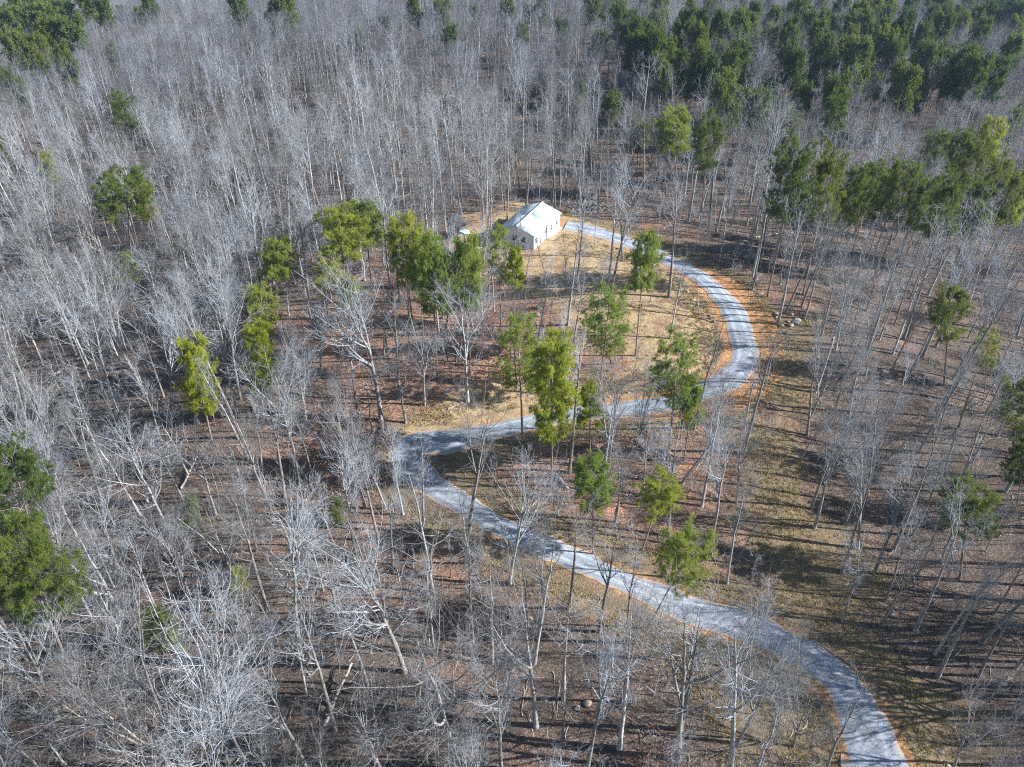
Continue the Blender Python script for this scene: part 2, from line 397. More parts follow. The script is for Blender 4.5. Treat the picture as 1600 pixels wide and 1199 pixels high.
# ------------------------------------------------------------------ branch machinery
def norm(v): return v / (np.linalg.norm(v, axis=-1, keepdims=True) + 1e-9)
def spawn(P, R, n, t0, t1, length, lenvar, ang, angvar, up, K, gn, rratio, rend, rng, prof=None, azi=None):
    """n children per parent polyline. P (N,K0,3), R (N,K0)"""
    Nn, K0 = P.shape[:2]
    t = t0 + (t1 - t0) * (np.arange(n)[None] + rng.random((Nn, n))) / n
    f = t * (K0 - 1); i = np.clip(f.astype(int), 0, K0 - 2); w = (f - i)[..., None]
    ar = np.arange(Nn)[:, None]
    p = P[ar, i] * (1 - w) + P[ar, i + 1] * w
    d = norm(P[ar, i + 1] - P[ar, i])
    r0 = (R[ar, i] * (1 - w[..., 0]) + R[ar, i + 1] * w[..., 0]) * rratio
    q = norm(np.cross(d, rng.normal(size=d.shape)))
    if azi is not None:
        az = azi + np.arange(n)[None] * 2.4 + rng.normal(0, .5, (Nn, n))
        q = np.stack([np.cos(az), np.sin(az), 0 * az], -1)
    a = np.radians(ang + rng.normal(0, angvar, (Nn, n)))[..., None]
    dr = norm(d * np.cos(a) + q * np.sin(a))
    L = length * (1 + rng.uniform(-lenvar, lenvar, (Nn, n)))
    if prof is not None: L = L * prof(t)
    p = p.reshape(-1, 3); dr = dr.reshape(-1, 3); L = L.reshape(-1); r0 = r0.reshape(-1)
    out = [p]
    for s in range(K - 1):
        p = p + dr * (L / (K - 1))[:, None]; out.append(p)
        dr = norm(dr + np.array([0, 0, up]) + rng.normal(0, gn, dr.shape))
    CP = np.stack(out, 1)
    CR = r0[:, None] + (rend - r0)[:, None] * np.linspace(0, 1, K)[None] if np.ndim(rend) else r0[:, None] * (1 - np.linspace(0, 1, K)[None]) + rend * np.linspace(0, 1, K)[None]
    return CP, CR, t.reshape(-1)

def tubes(g, P, R, s):
    Nn, K = P.shape[:2]
    T = np.gradient(P, axis=1) if K > 2 else np.repeat((P[:, 1:] - P[:, :1]), 2, 1)
    T = norm(T)
    ref = np.where(np.abs(T[:, :1, 2:]) > 0.9, np.array([[[1.0, 0, 0]]]), np.array([[[0, 0, 1.0]]]))
    u = norm(np.cross(T, np.broadcast_to(ref, T.shape))); v = np.cross(T, u)
    an = np.arange(s) * 2 * math.pi / s
    ring = u[:, :, None] * np.cos(an)[None, None, :, None] + v[:, :, None] * np.sin(an)[None, None, :, None]
    V = P[:, :, None] + ring * R[:, :, None, None]
    idx = np.arange(Nn * K * s).reshape(Nn, K, s); nx_ = np.roll(idx, -1, 2)
    Q = np.stack([idx[:, :-1], nx_[:, :-1], nx_[:, 1:], idx[:, 1:]], -1).reshape(-1, 4)
    g.add(V.reshape(-1, 3), Q)

def cones(g, P0, P1, r):
    """thin three-sided tapering twigs"""
    d = norm(P1 - P0); u = norm(np.cross(d, np.array([0.31, 0.52, 0.79]))); v = np.cross(d, u)
    V = [P0 + (u * math.cos(a) + v * math.sin(a)) * r for a in (0, 2.1, 4.2)] + [P1]
    V = np.stack(V, 1); n = len(P0); b = np.arange(n)[:, None] * 4
    T = np.concatenate([b + np.array([0, 1, 3]), b + np.array([1, 2, 3]), b + np.array([2, 0, 3])])
    g.add(V.reshape(-1, 3), None, T)

def trunk_poly(T, rng, wob=0.25, lean=0.0, K=14, r0=0.2, r1=0.03, taper=1.0):
    z = np.linspace(0, 1, K); a = rng.uniform(0, 6.28)
    x = np.cumsum(rng.normal(0, wob, K)) * 0.5; y = np.cumsum(rng.normal(0, wob, K)) * 0.5
    x = (x - x[0]) * z + math.cos(a) * lean * T * z ** 1.6; y = (y - y[0]) * z + math.sin(a) * lean * T * z ** 1.6
    P = np.stack([x, y, z * T], -1)[None]
    R = (r0 * (1 - z) ** taper + r1 * z)[None]; R[0, 0] *= 1.25
    return P, R

def bare_tree(seed, T=18, kind='slender', lod=0):
    """returns (trunk mesh, crown mesh)"""
    rng = np.random.default_rng(seed)
    S = dict(slender=dict(r=.19, t0=.46, n=12, L=.21, ang=34, up=.16, wob=.16), forked=dict(r=.25, t0=.45, n=13, L=.28, ang=38, up=.14, wob=.2),
             spreading=dict(r=.26, t0=.34, n=15, L=.36, ang=50, up=.12, wob=.22), crooked=dict(r=.16, t0=.25, n=12, L=.40, ang=58, up=.04, wob=.38),
             tall=dict(r=.26, t0=.55, n=12, L=.22, ang=42, up=.12, wob=.14), pole=dict(r=.08, t0=.45, n=9, L=.20, ang=36, up=.15, wob=.14),
             vase=dict(r=.15, t0=.22, n=12, L=.42, ang=26, up=.03, wob=.15))[kind]
    g = Geo(); c = Geo()
    P0, R0 = trunk_poly(T, rng, S['wob'], rng.uniform(0, .07), 14, S['r'], .025, 0.85)
    stems = [(P0, R0)]
    tubes(g, P0, R0, 8)
    if kind in ('forked', 'vase', 'spreading'):
        nf = {'forked': 1, 'vase': 4, 'spreading': 2}[kind]
        F = spawn(P0, R0, nf, .18 if kind == 'vase' else .38, .3 if kind == 'vase' else .6, T * (.72 if kind == 'vase' else .5), .12, 24 if kind != 'spreading' else 38, 5, .10, 10, .07, .8, .022, rng)
        stems.append(F[:2]); tubes(g, F[0], F[1], 6)
    prof = lambda t: (0.55 + 0.6 * np.sin(np.clip((t - S['t0']) / (1 - S['t0']), 0, 1) * 2.6 + .35)) if kind != 'slender' else (1.15 - 0.75 * (t - S['t0']) / (1 - S['t0']))
    P1s, R1s = [], []
    for k_, (P, R) in enumerate(stems):
        a = spawn(P, R, S['n'] if k_ == 0 else 7, S['t0'] if k_ == 0 else .3, .985, T * S['L'] * (1 if k_ == 0 else .6), .3, S['ang'], 9, S['up'], 6, .12, .52, .014, rng, prof)
        P1s.append(a[0]); R1s.append(a[1])
    P1, R1 = np.concatenate(P1s), np.concatenate(R1s)
    tubes(c, P1, R1, 5 if lod == 0 else 3)
    P2, R2, _ = spawn(P1, R1, 6 if lod == 0 else 5, .18, .98, T * S['L'] * .36, .4, 42, 12, .07, 5 if lod == 0 else 3, .16, .6, .010, rng, lambda t: 1.25 - .6 * t)
    tubes(c, P2, R2, 4 if lod == 0 else 3)
    P3, R3, _ = spawn(P2, R2, 4 if lod == 0 else 4, .15, 1.0, T * S['L'] * .18, .45, 38, 14, .05, 3 if lod == 0 else 2, .16, .6, .0045, rng)
    if lod == 0:
        tubes(c, P3, R3, 3)
        P4, R4, _ = spawn(P3, R3, 2, .2, 1.0, T * S['L'] * .10 + .15, .4, 38, 14, .03, 2, .1, .7, .003, rng)
        cones(c, P4[:, 0], P4[:, 1], np.maximum(R4[:, 0], .0045)[:, None])
    else:
        cones(c, P3[:, 0], P3[:, 1] , np.maximum(R3[:, 0], .009)[:, None])
        P4, R4, _ = spawn(P3, R3, 2, .3, 1.0, T * S['L'] * .12 + .2, .4, 38, 14, .03, 2, .1, .7, .003, rng)
        cones(c, P4[:, 0], P4[:, 1], np.full((len(P4), 1), .007))
    return g.mesh('trunk', [M_BARK], True), c.mesh('crown', [M_TWIG if lod == 0 else M_TWIG_DIM], lod == 0)

def tufts(g, C, D, n, L, wdt, rng):
    """needle sprays: n narrow blades round each centre C pointing mostly along D"""
    m = len(C)
    C = C + 0
    d = norm(rng.normal(size=(m, n, 3)) * 0.95 + D[:, None] * 0.6)
    l = L * rng.uniform(.6, 1.15, (m, n, 1))
    b = C[:, None] + rng.normal(0, L * .25, (m, n, 3)); q = norm(np.cross(d, rng.normal(size=d.shape))) * wdt
    V = np.stack([b - q, b + q, b + d * l + q * .35, b + d * l - q * .35], 2).reshape(-1, 3)
    g.add(V, np.arange(len(V)).reshape(-1, 4))

def pine_tree(seed, T=20, c0=.55, w=.16, n1=34, mat=None, lod=0, taper='round', dens=1.0):
    rng = np.random.default_rng(seed); mat = mat or M_NEEDLE
    g = Geo(); c = Geo(); wd = Geo()
    P0, R0 = trunk_poly(T, rng, .09, rng.uniform(0, .03), 14, .011 * T, .03, .8)
    tubes(g, P0, R0, 8)
    def prof(t):
        u = (t - c0) / (1 - c0)
        if taper == 'cone': return 1.1 - .85 * u
        return .5 + .75 * np.sin(np.clip(u, 0, 1) * 2.5 + .45) * (1 - .35 * u)
    P1, R1, t1 = spawn(P0, R0, n1, c0, .985, T * w, .35, 72, 12, .10, 5, .12, .32, .02, rng, prof, azi=rng.uniform(0, 6))
    # the upper ones reach more steeply
    tubes(wd, P1, R1, 4)
    P2, R2, _ = spawn(P1, R1, 7, .3, 1.0, T * w * .32, .4, 45, 14, .10, 3, .14, .6, .012, rng)
    P2[..., 2] = P2[:, :1, 2] + (P2[..., 2] - P2[:, :1, 2]) * .5
    tubes(wd, P2, R2, 3)
    nt_ = (7, 30) if lod == 0 else (4, 10)
    P3, R3, _ = spawn(P2, R2, nt_[0], .3, 1.05, .45 if lod == 0 else .6, .4, 50, 15, .15, 2, .1, .5, .008, rng)
    L, W = (.32, .021) if lod == 0 else (.66, .10)
    C = P3[:, 1]; Dd = norm(P3[:, 1] - P3[:, 0] + np.array([0, 0, .25]))
    keep = rng.random(len(C)) < .93 * dens
    tufts(c, C[keep], Dd[keep], nt_[1], L, W, rng)
    # a clump on the leader
    return g.mesh('trunk', [M_PBARK], True), wd.mesh('branches', [M_PBARK]), c.mesh('needles', [mat])

print('building trees')
BARE = []   # (kind word, label words, trunk, crown, nominal height)
for kd, words, T, seeds in (('slender', 'slender upright', 18, (1, 2, 3)), ('forked', 'forked', 19, (4, 5)), ('spreading', 'broad spreading', 17, (6, 7)),
                            ('crooked', 'short crooked', 11, (8, 9)), ('tall', 'tall straight-trunked', 21, (10, 11)), ('pole', 'thin young', 10, (12, 13)),
                            ('vase', 'many-stemmed', 14, (14,))):
    for s_ in seeds:
        tr, cr = bare_tree(s_, T, kd); BARE.append((kd, words, tr, cr, T))
BK = {k_: [i for i, b in enumerate(BARE) if b[0] == k_] for k_ in ('slender', 'forked', 'spreading', 'crooked', 'tall', 'pole', 'vase')}
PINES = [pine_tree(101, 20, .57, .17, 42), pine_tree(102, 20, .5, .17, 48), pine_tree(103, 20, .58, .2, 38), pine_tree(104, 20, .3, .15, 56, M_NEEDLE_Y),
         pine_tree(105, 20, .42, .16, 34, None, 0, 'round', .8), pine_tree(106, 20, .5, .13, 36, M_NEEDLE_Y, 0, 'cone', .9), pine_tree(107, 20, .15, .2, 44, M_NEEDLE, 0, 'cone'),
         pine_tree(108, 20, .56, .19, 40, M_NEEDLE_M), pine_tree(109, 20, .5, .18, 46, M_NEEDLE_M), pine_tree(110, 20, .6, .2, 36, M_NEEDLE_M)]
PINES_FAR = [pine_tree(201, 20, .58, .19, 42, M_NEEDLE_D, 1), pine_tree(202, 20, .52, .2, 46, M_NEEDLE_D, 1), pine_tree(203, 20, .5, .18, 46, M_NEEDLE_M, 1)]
#@@PART2
# ------------------------------------------------------------------ the white building
def lin(o, h, th):                                  # local (along, across, up) -> world helper through parent transform
    return o
def build_house():
    L, W, HW, HR = 10.4, 6.3, 2.75, 3.85
    M_W, nt, b = new_mat('white_ribbed_metal', 0.45, 0.4)
    p = objpos(nt); wv = N(nt, 'ShaderNodeTexWave'); wv.inputs['Scale'].default_value = 1.1; wv.bands_direction = 'X'; wv.inputs['Distortion'].default_value = 0
    wv2 = N(nt, 'ShaderNodeTexWave'); wv2.inputs['Scale'].default_value = 1.1; wv2.bands_direction = 'Y'
    nt.links.new(p, wv.inputs[0]); nt.links.new(p, wv2.inputs[0])
    nt.links.new(ramp(nt, noise(nt, p, 0.7, 4), [(0.3, (0.62, 0.68, 0.78)), (0.6, (0.72, 0.77, 0.85))]), b.inputs['Base Color'])
    bump(nt, b, math_n(nt, 'ADD', wv.outputs['Fac'], wv2.outputs['Fac']), 0.12, 0.02)
    M_R, nt, b = new_mat('galvanised_roof', 0.33, 0.5)
    p = objpos(nt); wv = N(nt, 'ShaderNodeTexWave'); wv.inputs['Scale'].default_value = 1.0; wv.bands_direction = 'X'; nt.links.new(p, wv.inputs[0])
    nt.links.new(ramp(nt, noise(nt, p, 0.5, 5), [(0.3, (0.42, 0.52, 0.60)), (0.65, (0.58, 0.68, 0.76))]), b.inputs['Base Color']); b.inputs['Metallic'].default_value = 0.15
    bump(nt, b, wv.outputs['Fac'], 0.15, 0.02)
    M_G, nt, b = new_mat('dark_window_glass', 0.12, 0.6); b.inputs['Base Color'].default_value = (0.05, 0.07, 0.09, 1)
    M_F, nt, b = new_mat('white_trim', 0.5, 0.4); b.inputs['Base Color'].default_value = (0.78, 0.78, 0.78, 1)
    M_D, nt, b = new_mat('grey_door', 0.5, 0.3); b.inputs['Base Color'].default_value = (0.33, 0.36, 0.42, 1)
    M_C, nt, b = new_mat('concrete_footing', 0.9, 0.2); b.inputs['Base Color'].default_value = (0.30, 0.29, 0.28, 1)
    z0 = HOUSE_C[2]
    root = link('metal_building', None, None, (a_[0], a_[1], z0), (0, 0, math.radians(64)))
    tag(root, 'white metal building with pale gabled roof in the sandy clearing', 'building')
    LN = 5.2                                           # near bay is a little narrower than the far bay
    def shell(x0, x1, y0, y1, hw, hr):
        g = Geo(); ym = (W) / 2
        h0 = hw
        V = [(x0, y0, -.3), (x1, y0, -.3), (x1, y1, -.3), (x0, y1, -.3), (x0, y0, h0), (x1, y0, h0), (x1, y1, h0), (x0, y1, h0), (x0, ym, hr), (x1, ym, hr)]
        g.add(V, [(0, 1, 5, 4), (2, 3, 7, 6)], None)
        g.add(V, None, [(0, 4, 3), (4, 7, 3), (4, 8, 7), (1, 2, 5), (5, 2, 6), (5, 6, 9)])
        return g
    g = shell(0, LN, 0, W, HW, HR - .08); g2 = shell(LN - .05, L, -.3, W, HW - .11, HR - .08)
    g.add(np.concatenate(g2.V), np.concatenate(g2.Q), np.concatenate(g2.T))
    link('wall', g.mesh('wall', [M_W]), root)
    g = Geo(); g.box((LN / 2, W / 2, -.12), (LN / 2 + .1, W / 2 + .1, .2)); g.box((LN + (L - LN) / 2, W / 2 - .37, -.14), ((L - LN) / 2 + .08, W / 2 + .5, .2))
    link('footing', g.mesh('footing', [M_C]), root)
    def roof(x0, x1, ye0, ye1, hr, he0, he1):
        g = Geo(); ym = W / 2; t = .09
        V = [(x, y, z + dz) for dz in (0, t) for x in (x0, x1) for (y, z) in ((ye0, he0), (ym, hr), (ye1, he1))]
        # indices: dz*6 + xi*3 + yi
        g.add(V, [(6, 9, 10, 7), (7, 10, 11, 8), (0, 1, 4, 3), (1, 2, 5, 4), (0, 3, 9, 6), (2, 8, 11, 5), (0, 6, 7, 1), (1, 7, 8, 2), (3, 4, 10, 9), (4, 5, 11, 10)])
        return g
    sl = (HR - HW) / (W / 2)
    g = roof(-.3, LN - .02, -.3, W + .3, HR, HW - sl * .3, HW - sl * .3)
    g2 = roof(LN - .02, L + .3, -.6, W + .3, HR, HW - sl * .6, HW - sl * .3)
    g.add(np.concatenate(g2.V), np.concatenate(g2.Q))
    rf = link('roof', g.mesh('roof', [M_R]), root)
    g = Geo(); g.box((L / 2, W / 2, HR + .17), (L / 2 + .3, .16, .02)); link('ridge_cap', g.mesh('ridge_cap', [M_F]), rf)
    def window(cx, cy, cz, w, h, face):
        hf = (w / 2, .03, h / 2) if face == 'y' else (.03, w / 2, h / 2)
        off = (0, -.035, 0) if face == 'y' else (-.035, 0, 0)
        c = np.array((cx, cy, cz)) + off
        g = Geo(); ax = 0 if face == 'y' else 1
        for s_ in (-1, 1):
            cc = c.copy(); cc[ax] += s_ * (w / 2 + .03); q = [.035, .035, h / 2 + .06]; q[ax] = .035; q[1 - ax] = .045; g.box(cc, q)
            cc = c.copy(); cc[2] += s_ * (h / 2 + .03); q = [0, 0, .03]; q[ax] = w / 2; q[1 - ax] = .045; g.box(cc, q)
        cc = c.copy(); q = [0, 0, .018]; q[ax] = w / 2; q[1 - ax] = .04; g.box(cc, q)
        w_ = Geo(); w_.box(c, hf); wo = link('window', w_.mesh('window', [M_G]), root)
        link('frame', g.mesh('frame', [M_F]), wo)
    window(.95, 0, 1.5, .8, 1.0, 'y'); window(4.9, 0, 1.55, .6, .9, 'y')
    window(6.6, -.3, 1.5, .7, 1.0, 'y'); window(9.0, -.3, 1.5, .8, 1.0, 'y')
    window(0, 1.9, 1.6, .8, 1.0, 'x'); window(0, 3.5, 1.6, .8, 1.0, 'x')
    g = Geo(); g.box((3.1, -.03, 1.0), (.47, .03, 1.0)); d = link('door', g.mesh('door', [M_D]), root)
    g = Geo(); g.box((3.45, -.09, 1.0), (.05, .03, .03)); link('handle', g.mesh('handle', [M_F]), d)
    # gutter pipes
    g = Geo(); tubes(g, np.array([[[.06, -.08, .1], [.06, -.08, HW - .15]]]), np.full((1, 2), .05), 6); link('downpipe', g.mesh('downpipe', [M_F]), root)
    return root
build_house()

def ground_z(x, y): return float(H(np.array([x]), np.array([y]))[0])

def build_shed():
    p = at(714, 362)
    M1 = simple('dark_weathered_boards', [(0.3, (0.045, 0.045, 0.05)), (0.6, (0.09, 0.09, 0.10))], 3)
    M2 = simple('charcoal_shingles', [(0.3, (0.035, 0.038, 0.045)), (0.6, (0.075, 0.08, 0.09))], 6)
    root = link('garden_shed', None, None, (p[0], p[1], p[2]), (0, 0, math.radians(20)))
    tag(root, 'small dark shed with a rounded roof, half hidden by trunks left of the white building', 'shed')
    g = Geo(); g.box((0, 0, .85), (1.35, 1.5, .95)); link('wall', g.mesh('wall', [M1]), root)
    n = 9; g = Geo(); V = []
    for y in (-1.7, 1.7):
        for i in range(n):
            a = math.pi * i / (n - 1); V.append((-1.5 * math.cos(a), y, 1.8 + .75 * math.sin(a)))
    g.add(V, [(i, i + 1, n + i + 1, n + i) for i in range(n - 1)]); V0 = [V[i] for i in range(n)] + [(0, -1.7, 1.8)]; V1 = [V[n + i] for i in range(n)] + [(0, 1.7, 1.8)]
    g.add(V0, None, [(n, i + 1, i) for i in range(n - 1)]); g.add(V1, None, [(n, i, i + 1) for i in range(n - 1)])
    link('roof', g.mesh('roof', [M2], True), root)
    g = Geo(); g.box((.2, -1.54, .8), (.5, .03, .85)); link('door', g.mesh('door', [M2]), root)
    q = at(724, 365)
    M3 = simple('pale_blue_tarpaulin', [(0.3, (0.25, 0.33, 0.39)), (0.6, (0.42, 0.50, 0.56))], 2, bs=.8)
    g = Geo(); k = 14; xs = np.linspace(-1, 1, k); X, Y = np.meshgrid(xs, xs)
    Z = np.clip((1 - np.abs(X) ** 3) * (1 - np.abs(Y) ** 3), 0, 1) * .75 + .08 * np.sin(X * 7 + Y * 3) * (np.abs(X) < .9)
    ii_ = np.arange(k * k).reshape(k, k)
    g.add(np.stack([X * 1.3, Y * .9, Z - .05], -1).reshape(-1, 3), np.stack([ii_[:-1, :-1], ii_[:-1, 1:], ii_[1:, 1:], ii_[1:, :-1]], -1).reshape(-1, 4))
    o = link('tarpaulin', g.mesh('tarpaulin', [M3], True), None, (q[0], q[1], q[2]), (0, 0, .3))
    tag(o, 'pale blue cover over a low heap beside the small dark shed', 'tarpaulin')
build_shed()

# ------------------------------------------------------------------ rocks, logs, brush piles
import bmesh
def rock_mesh(seed, mat):
    rng = np.random.default_rng(seed); bm = bmesh.new(); bmesh.ops.create_icosphere(bm, subdivisions=2, radius=1)
    pl = norm(rng.normal(size=(9, 3))); dd = rng.uniform(.55, .9, 9)
    for v in bm.verts:
        c = np.array(v.co)
        for n_, d_ in zip(pl, dd):
            e = c @ n_ - d_
            if e > 0: c = c - n_ * e * .9
        v.co = Vector(c * np.array((1, .8, .62)) * (1 + rng.normal(0, .02)))
    me = bpy.data.meshes.new('rock'); bm.to_mesh(me); bm.free(); me.materials.append(mat); return me
ROCKS = [rock_mesh(s_, M_ROCK if s_ < 4 else M_ROCKG) for s_ in range(6)]
def put_rock(px, py, size, k_, label, group=None, cat='rock', name='rock'):
    p = at(px, py)
    o = link(name, ROCKS[k_], None, (p[0], p[1], p[2] + size * .2), (RNG.uniform(-.3, .3), RNG.uniform(-.3, .3), RNG.uniform(0, 6)))
    o.scale = (size, size, size * RNG.uniform(.8, 1.1)); tag(o, label, cat, group); return o
ring = [(1213, 492, .7, 0, 'buff boulder at the upper left of the ring round the twin trunks'), (1214, 497, .5, 1, 'small buff stone just below the upper left boulder of the ring'),
        (1235, 492, .65, 2, 'pale boulder at the upper right of the ring round the twin trunks'), (1232, 503, .55, 3, 'reddish stone inside the ring, middle right of the twin trunks'),
        (1244, 504, 1.0, 4, 'large pale grey boulder at the right of the ring round the twin trunks'), (1235, 509, .75, 0, 'flat buff boulder at the bottom of the ring, left of the grey one'),
        (1220, 510, .65, 1, 'buff boulder at the lower left of the ring, under the front trunk')]
for r in ring: put_rock(r[0], r[1], r[2] * .8, r[3], r[4], 'boulders ringed round the twin trunks')
for r in ((842, 482, .55, 5, 'dark grey boulder alone on the slope below the white building'), (840, 492, .55, 2, 'buff rock just below the lone dark boulder on the slope'),
          (1394, 959, .5, 5, 'grey boulder beside a leaning trunk on the right slope'), (1470, 1176, .33, 4, 'upper of two yellowish rocks near the bottom right corner'),
          (1480, 1195, .38, 2, 'lower of two yellowish rocks near the bottom right corner'), (828, 968, .45, 2, 'pale rock on the slope under the middle of the lower drive'),
          (918, 1100, .5, 0, 'orange-brown rock low in the leaf litter near the bottom edge'),
          (902, 1107, .35, 4, 'small white stone left of the orange-brown rock'), (779, 1032, .35, 4, 'small white stone amid litter below the lower drive'),
          (1277, 559, .4, 2, 'pale stone right of the outer drive bend'), (505, 1108, .4, 1, 'buff stone by the leaning dead log at bottom left'),
          (852, 1093, .35, 4, 'small pale stone left of the bottom centre trees'), (968, 980, .4, 3, 'small buff stone below the drive between two thin trunks')):
    put_rock(*r)
S_tan = tan
cnt = 0
jA, jB = int(len(RC) * .56), int(len(RC) * .93)
for j in list(range(jA, jB)):
    for q_ in range(1):
        if RNG.random() > (0.75 if j > len(RC) * .72 else .45): continue
        off = RNG.uniform(3.2, 4.6) if j > len(RC) * .72 else RNG.uniform(3.0, 5.2)
        x, y = RC[j] + nor[j] * off + RNG.normal(0, .2, 2); s_ = RNG.uniform(.12, .38) * RNG.uniform(.7, 1.2)
        o = link('ditch_stone', ROCKS[RNG.integers(0, 4)], None, (x, y, ground_z(x, y) + s_ * .15), (RNG.uniform(-.4, .4), RNG.uniform(-.4, .4), RNG.uniform(0, 6)))
        o.scale = (s_, s_, s_); tag(o, 'small buff stone in the rubble along the uphill edge of the drive', 'stone', 'rubble stones along the uphill edge of the drive'); cnt += 1
print('ditch stones', cnt)

def log_mesh(name, a, b, r, parent=None):
    g = Geo(); k = 6; t = np.linspace(0, 1, k)[:, None]
    P = (np.array(a) * (1 - t) + np.array(b) * t + RNG.normal(0, r * .25, (k, 3)))[None]
    tubes(g, P, (r * (1 - .35 * t[:, 0]))[None], 7)
    V = P[0]; return g
def fallen(p0, p1, r, label, z1=0.0, branches=6):
    A, B = at(*p0), at(*p1); A[2] += r * .8; B[2] = ground_z(B[0], B[1]) + r * .8 + z1
    c = (A + B) / 2
    g = log_mesh('fallen_log', A - c, B - c, r)
    t = np.linspace(0, 1, 6)[:, None]; P = ((A - c) * (1 - t) + (B - c) * t)[None]
    if branches:
        Pb, Rb, _ = spawn(P, np.full((1, 6), r * .8), branches, .4, 1, 1.6, .4, 45, 10, .08, 4, .15, .4, .01, RNG); tubes(g, Pb, Rb, 4)
    o = link('fallen_log', g.mesh('fallen_log', [M_STICK], True), None, tuple(c)); tag(o, label, 'log', 'fallen logs'); return o
fallen((868, 744), (889, 768), .26, 'thick broken log lying under the two tall pines above the lower drive', 0, 0)
fallen((506, 1137), (552, 1046), .16, 'long pale dead log leaning diagonally at the bottom left of centre', 1.0, 4)
fallen((283, 765), (314, 714), .15, 'straight dead log slanting up to the right among the left trees', .6, 3)
fallen((700, 640), (742, 622), .12, 'thin fallen branch on the leaf slope above the hairpin', 0, 5)
fallen((505, 745), (590, 700), .10, 'thin dead limb lying left of the hairpin', .2, 5)
fallen((620, 505), (680, 500), .12, 'fallen trunk under the row of pines left of the clearing', 0, 4)
fallen((1180, 372), (1222, 366), .12, 'thin fallen trunk above the brush pile', .2, 4)
fallen((1270, 1000), (1330, 1040), .09, 'thin stick-like log on the grassy slope right of the drive', 0, 3)

def brush(px, py, lx, ly, h, n, label, rot=0.0):
    p = at(px, py); g = Geo(); rng = np.random.default_rng(int(px))
    m = n; c = np.column_stack([np.clip(rng.normal(0, lx / 2.6, m), -lx * .6, lx * .6), np.clip(rng.normal(0, ly / 2.6, m), -ly * .6, ly * .6), np.zeros(m)])
    c[:, 2] = h * np.exp(-(c[:, 0] / lx * 1.6) ** 2 - (c[:, 1] / ly * 1.6) ** 2) * rng.random(m) + .05
    d = norm(np.column_stack([rng.normal(0, 1, m), rng.normal(0, .6, m), rng.normal(0, .28, m)])); l = rng.uniform(.6, 1.9, (m, 1))
    t = np.linspace(-.5, .5, 4)[None, :, None]
    P = c[:, None] + d[:, None] * t * l[:, None] + rng.normal(0, .06, (m, 4, 3)); P[..., 2] = np.maximum(P[..., 2], 0.02)
    tubes(g, P, np.repeat(rng.uniform(.015, .07, (m, 1)), 4, 1), 4)
    s = bmesh.new(); 
    o = link('brush_pile', g.mesh('brush_pile', [M_CUT]), None, tuple(p), (0, 0, rot)); tag(o, label, 'brush pile', 'heaps of cut branches'); s.free(); return o
brush(1145, 394, 4.6, 1.9, 1.4, 520, 'long heap of cut branches above the outer bend of the drive', -.25)
brush(1177, 408, 1.4, 1.2, 1.2, 160, 'small round heap of branches right of the long brush heap', 0)
brush(925, 326, 5.5, 2.2, 1.3, 420, 'long heap standing in for pine shade behind and right of the white building', -.3)  # added where the ground is only dark with pine shadow
brush(872, 306, 5.0, 1.8, 1.1, 320, 'low heap standing in for pine shade directly behind the white building', -.15)  # added heap in place of the pines' shadow behind the roof
brush(810, 196, 5.0, 3.0, 1.3, 200, 'distant heap of branches among trunks above the white building', 0)
None and brush(1225, 515, 1.0, .7, .4, 60, 'little pile of sticks under the ring of boulders', 0)

# ------------------------------------------------------------------ trees: placement helpers
def height_for(P, toppy):
    k_ = (CY - toppy) / FPX; dz = P[1] * (k_ * cP - sP) / (cP + k_ * sP)
    return CAMZ + dz - P[2]
def place(parts, P, T, T0, name, tilt=(0, 0), rz=None, wide=1.0, sub=('trunk', 'crown')):
    o = link(name, None, None, (P[0], P[1], P[2] - .15)); s_ = T / T0
    m = Matrix.Rotation(tilt[0], 4, 'Y') @ Matrix.Rotation(-tilt[1], 4, 'X') @ Matrix.Rotation(RNG.uniform(0, 6.28) if rz is None else rz, 4, 'Z')
    o.rotation_euler = m.to_euler(); o.scale = (s_ * wide, s_ * wide, s_)
    for n_, me in zip(sub, parts): link(n_, me, o)
    return o

TAKEN = []          # (x, y, clearance) of everything already planted
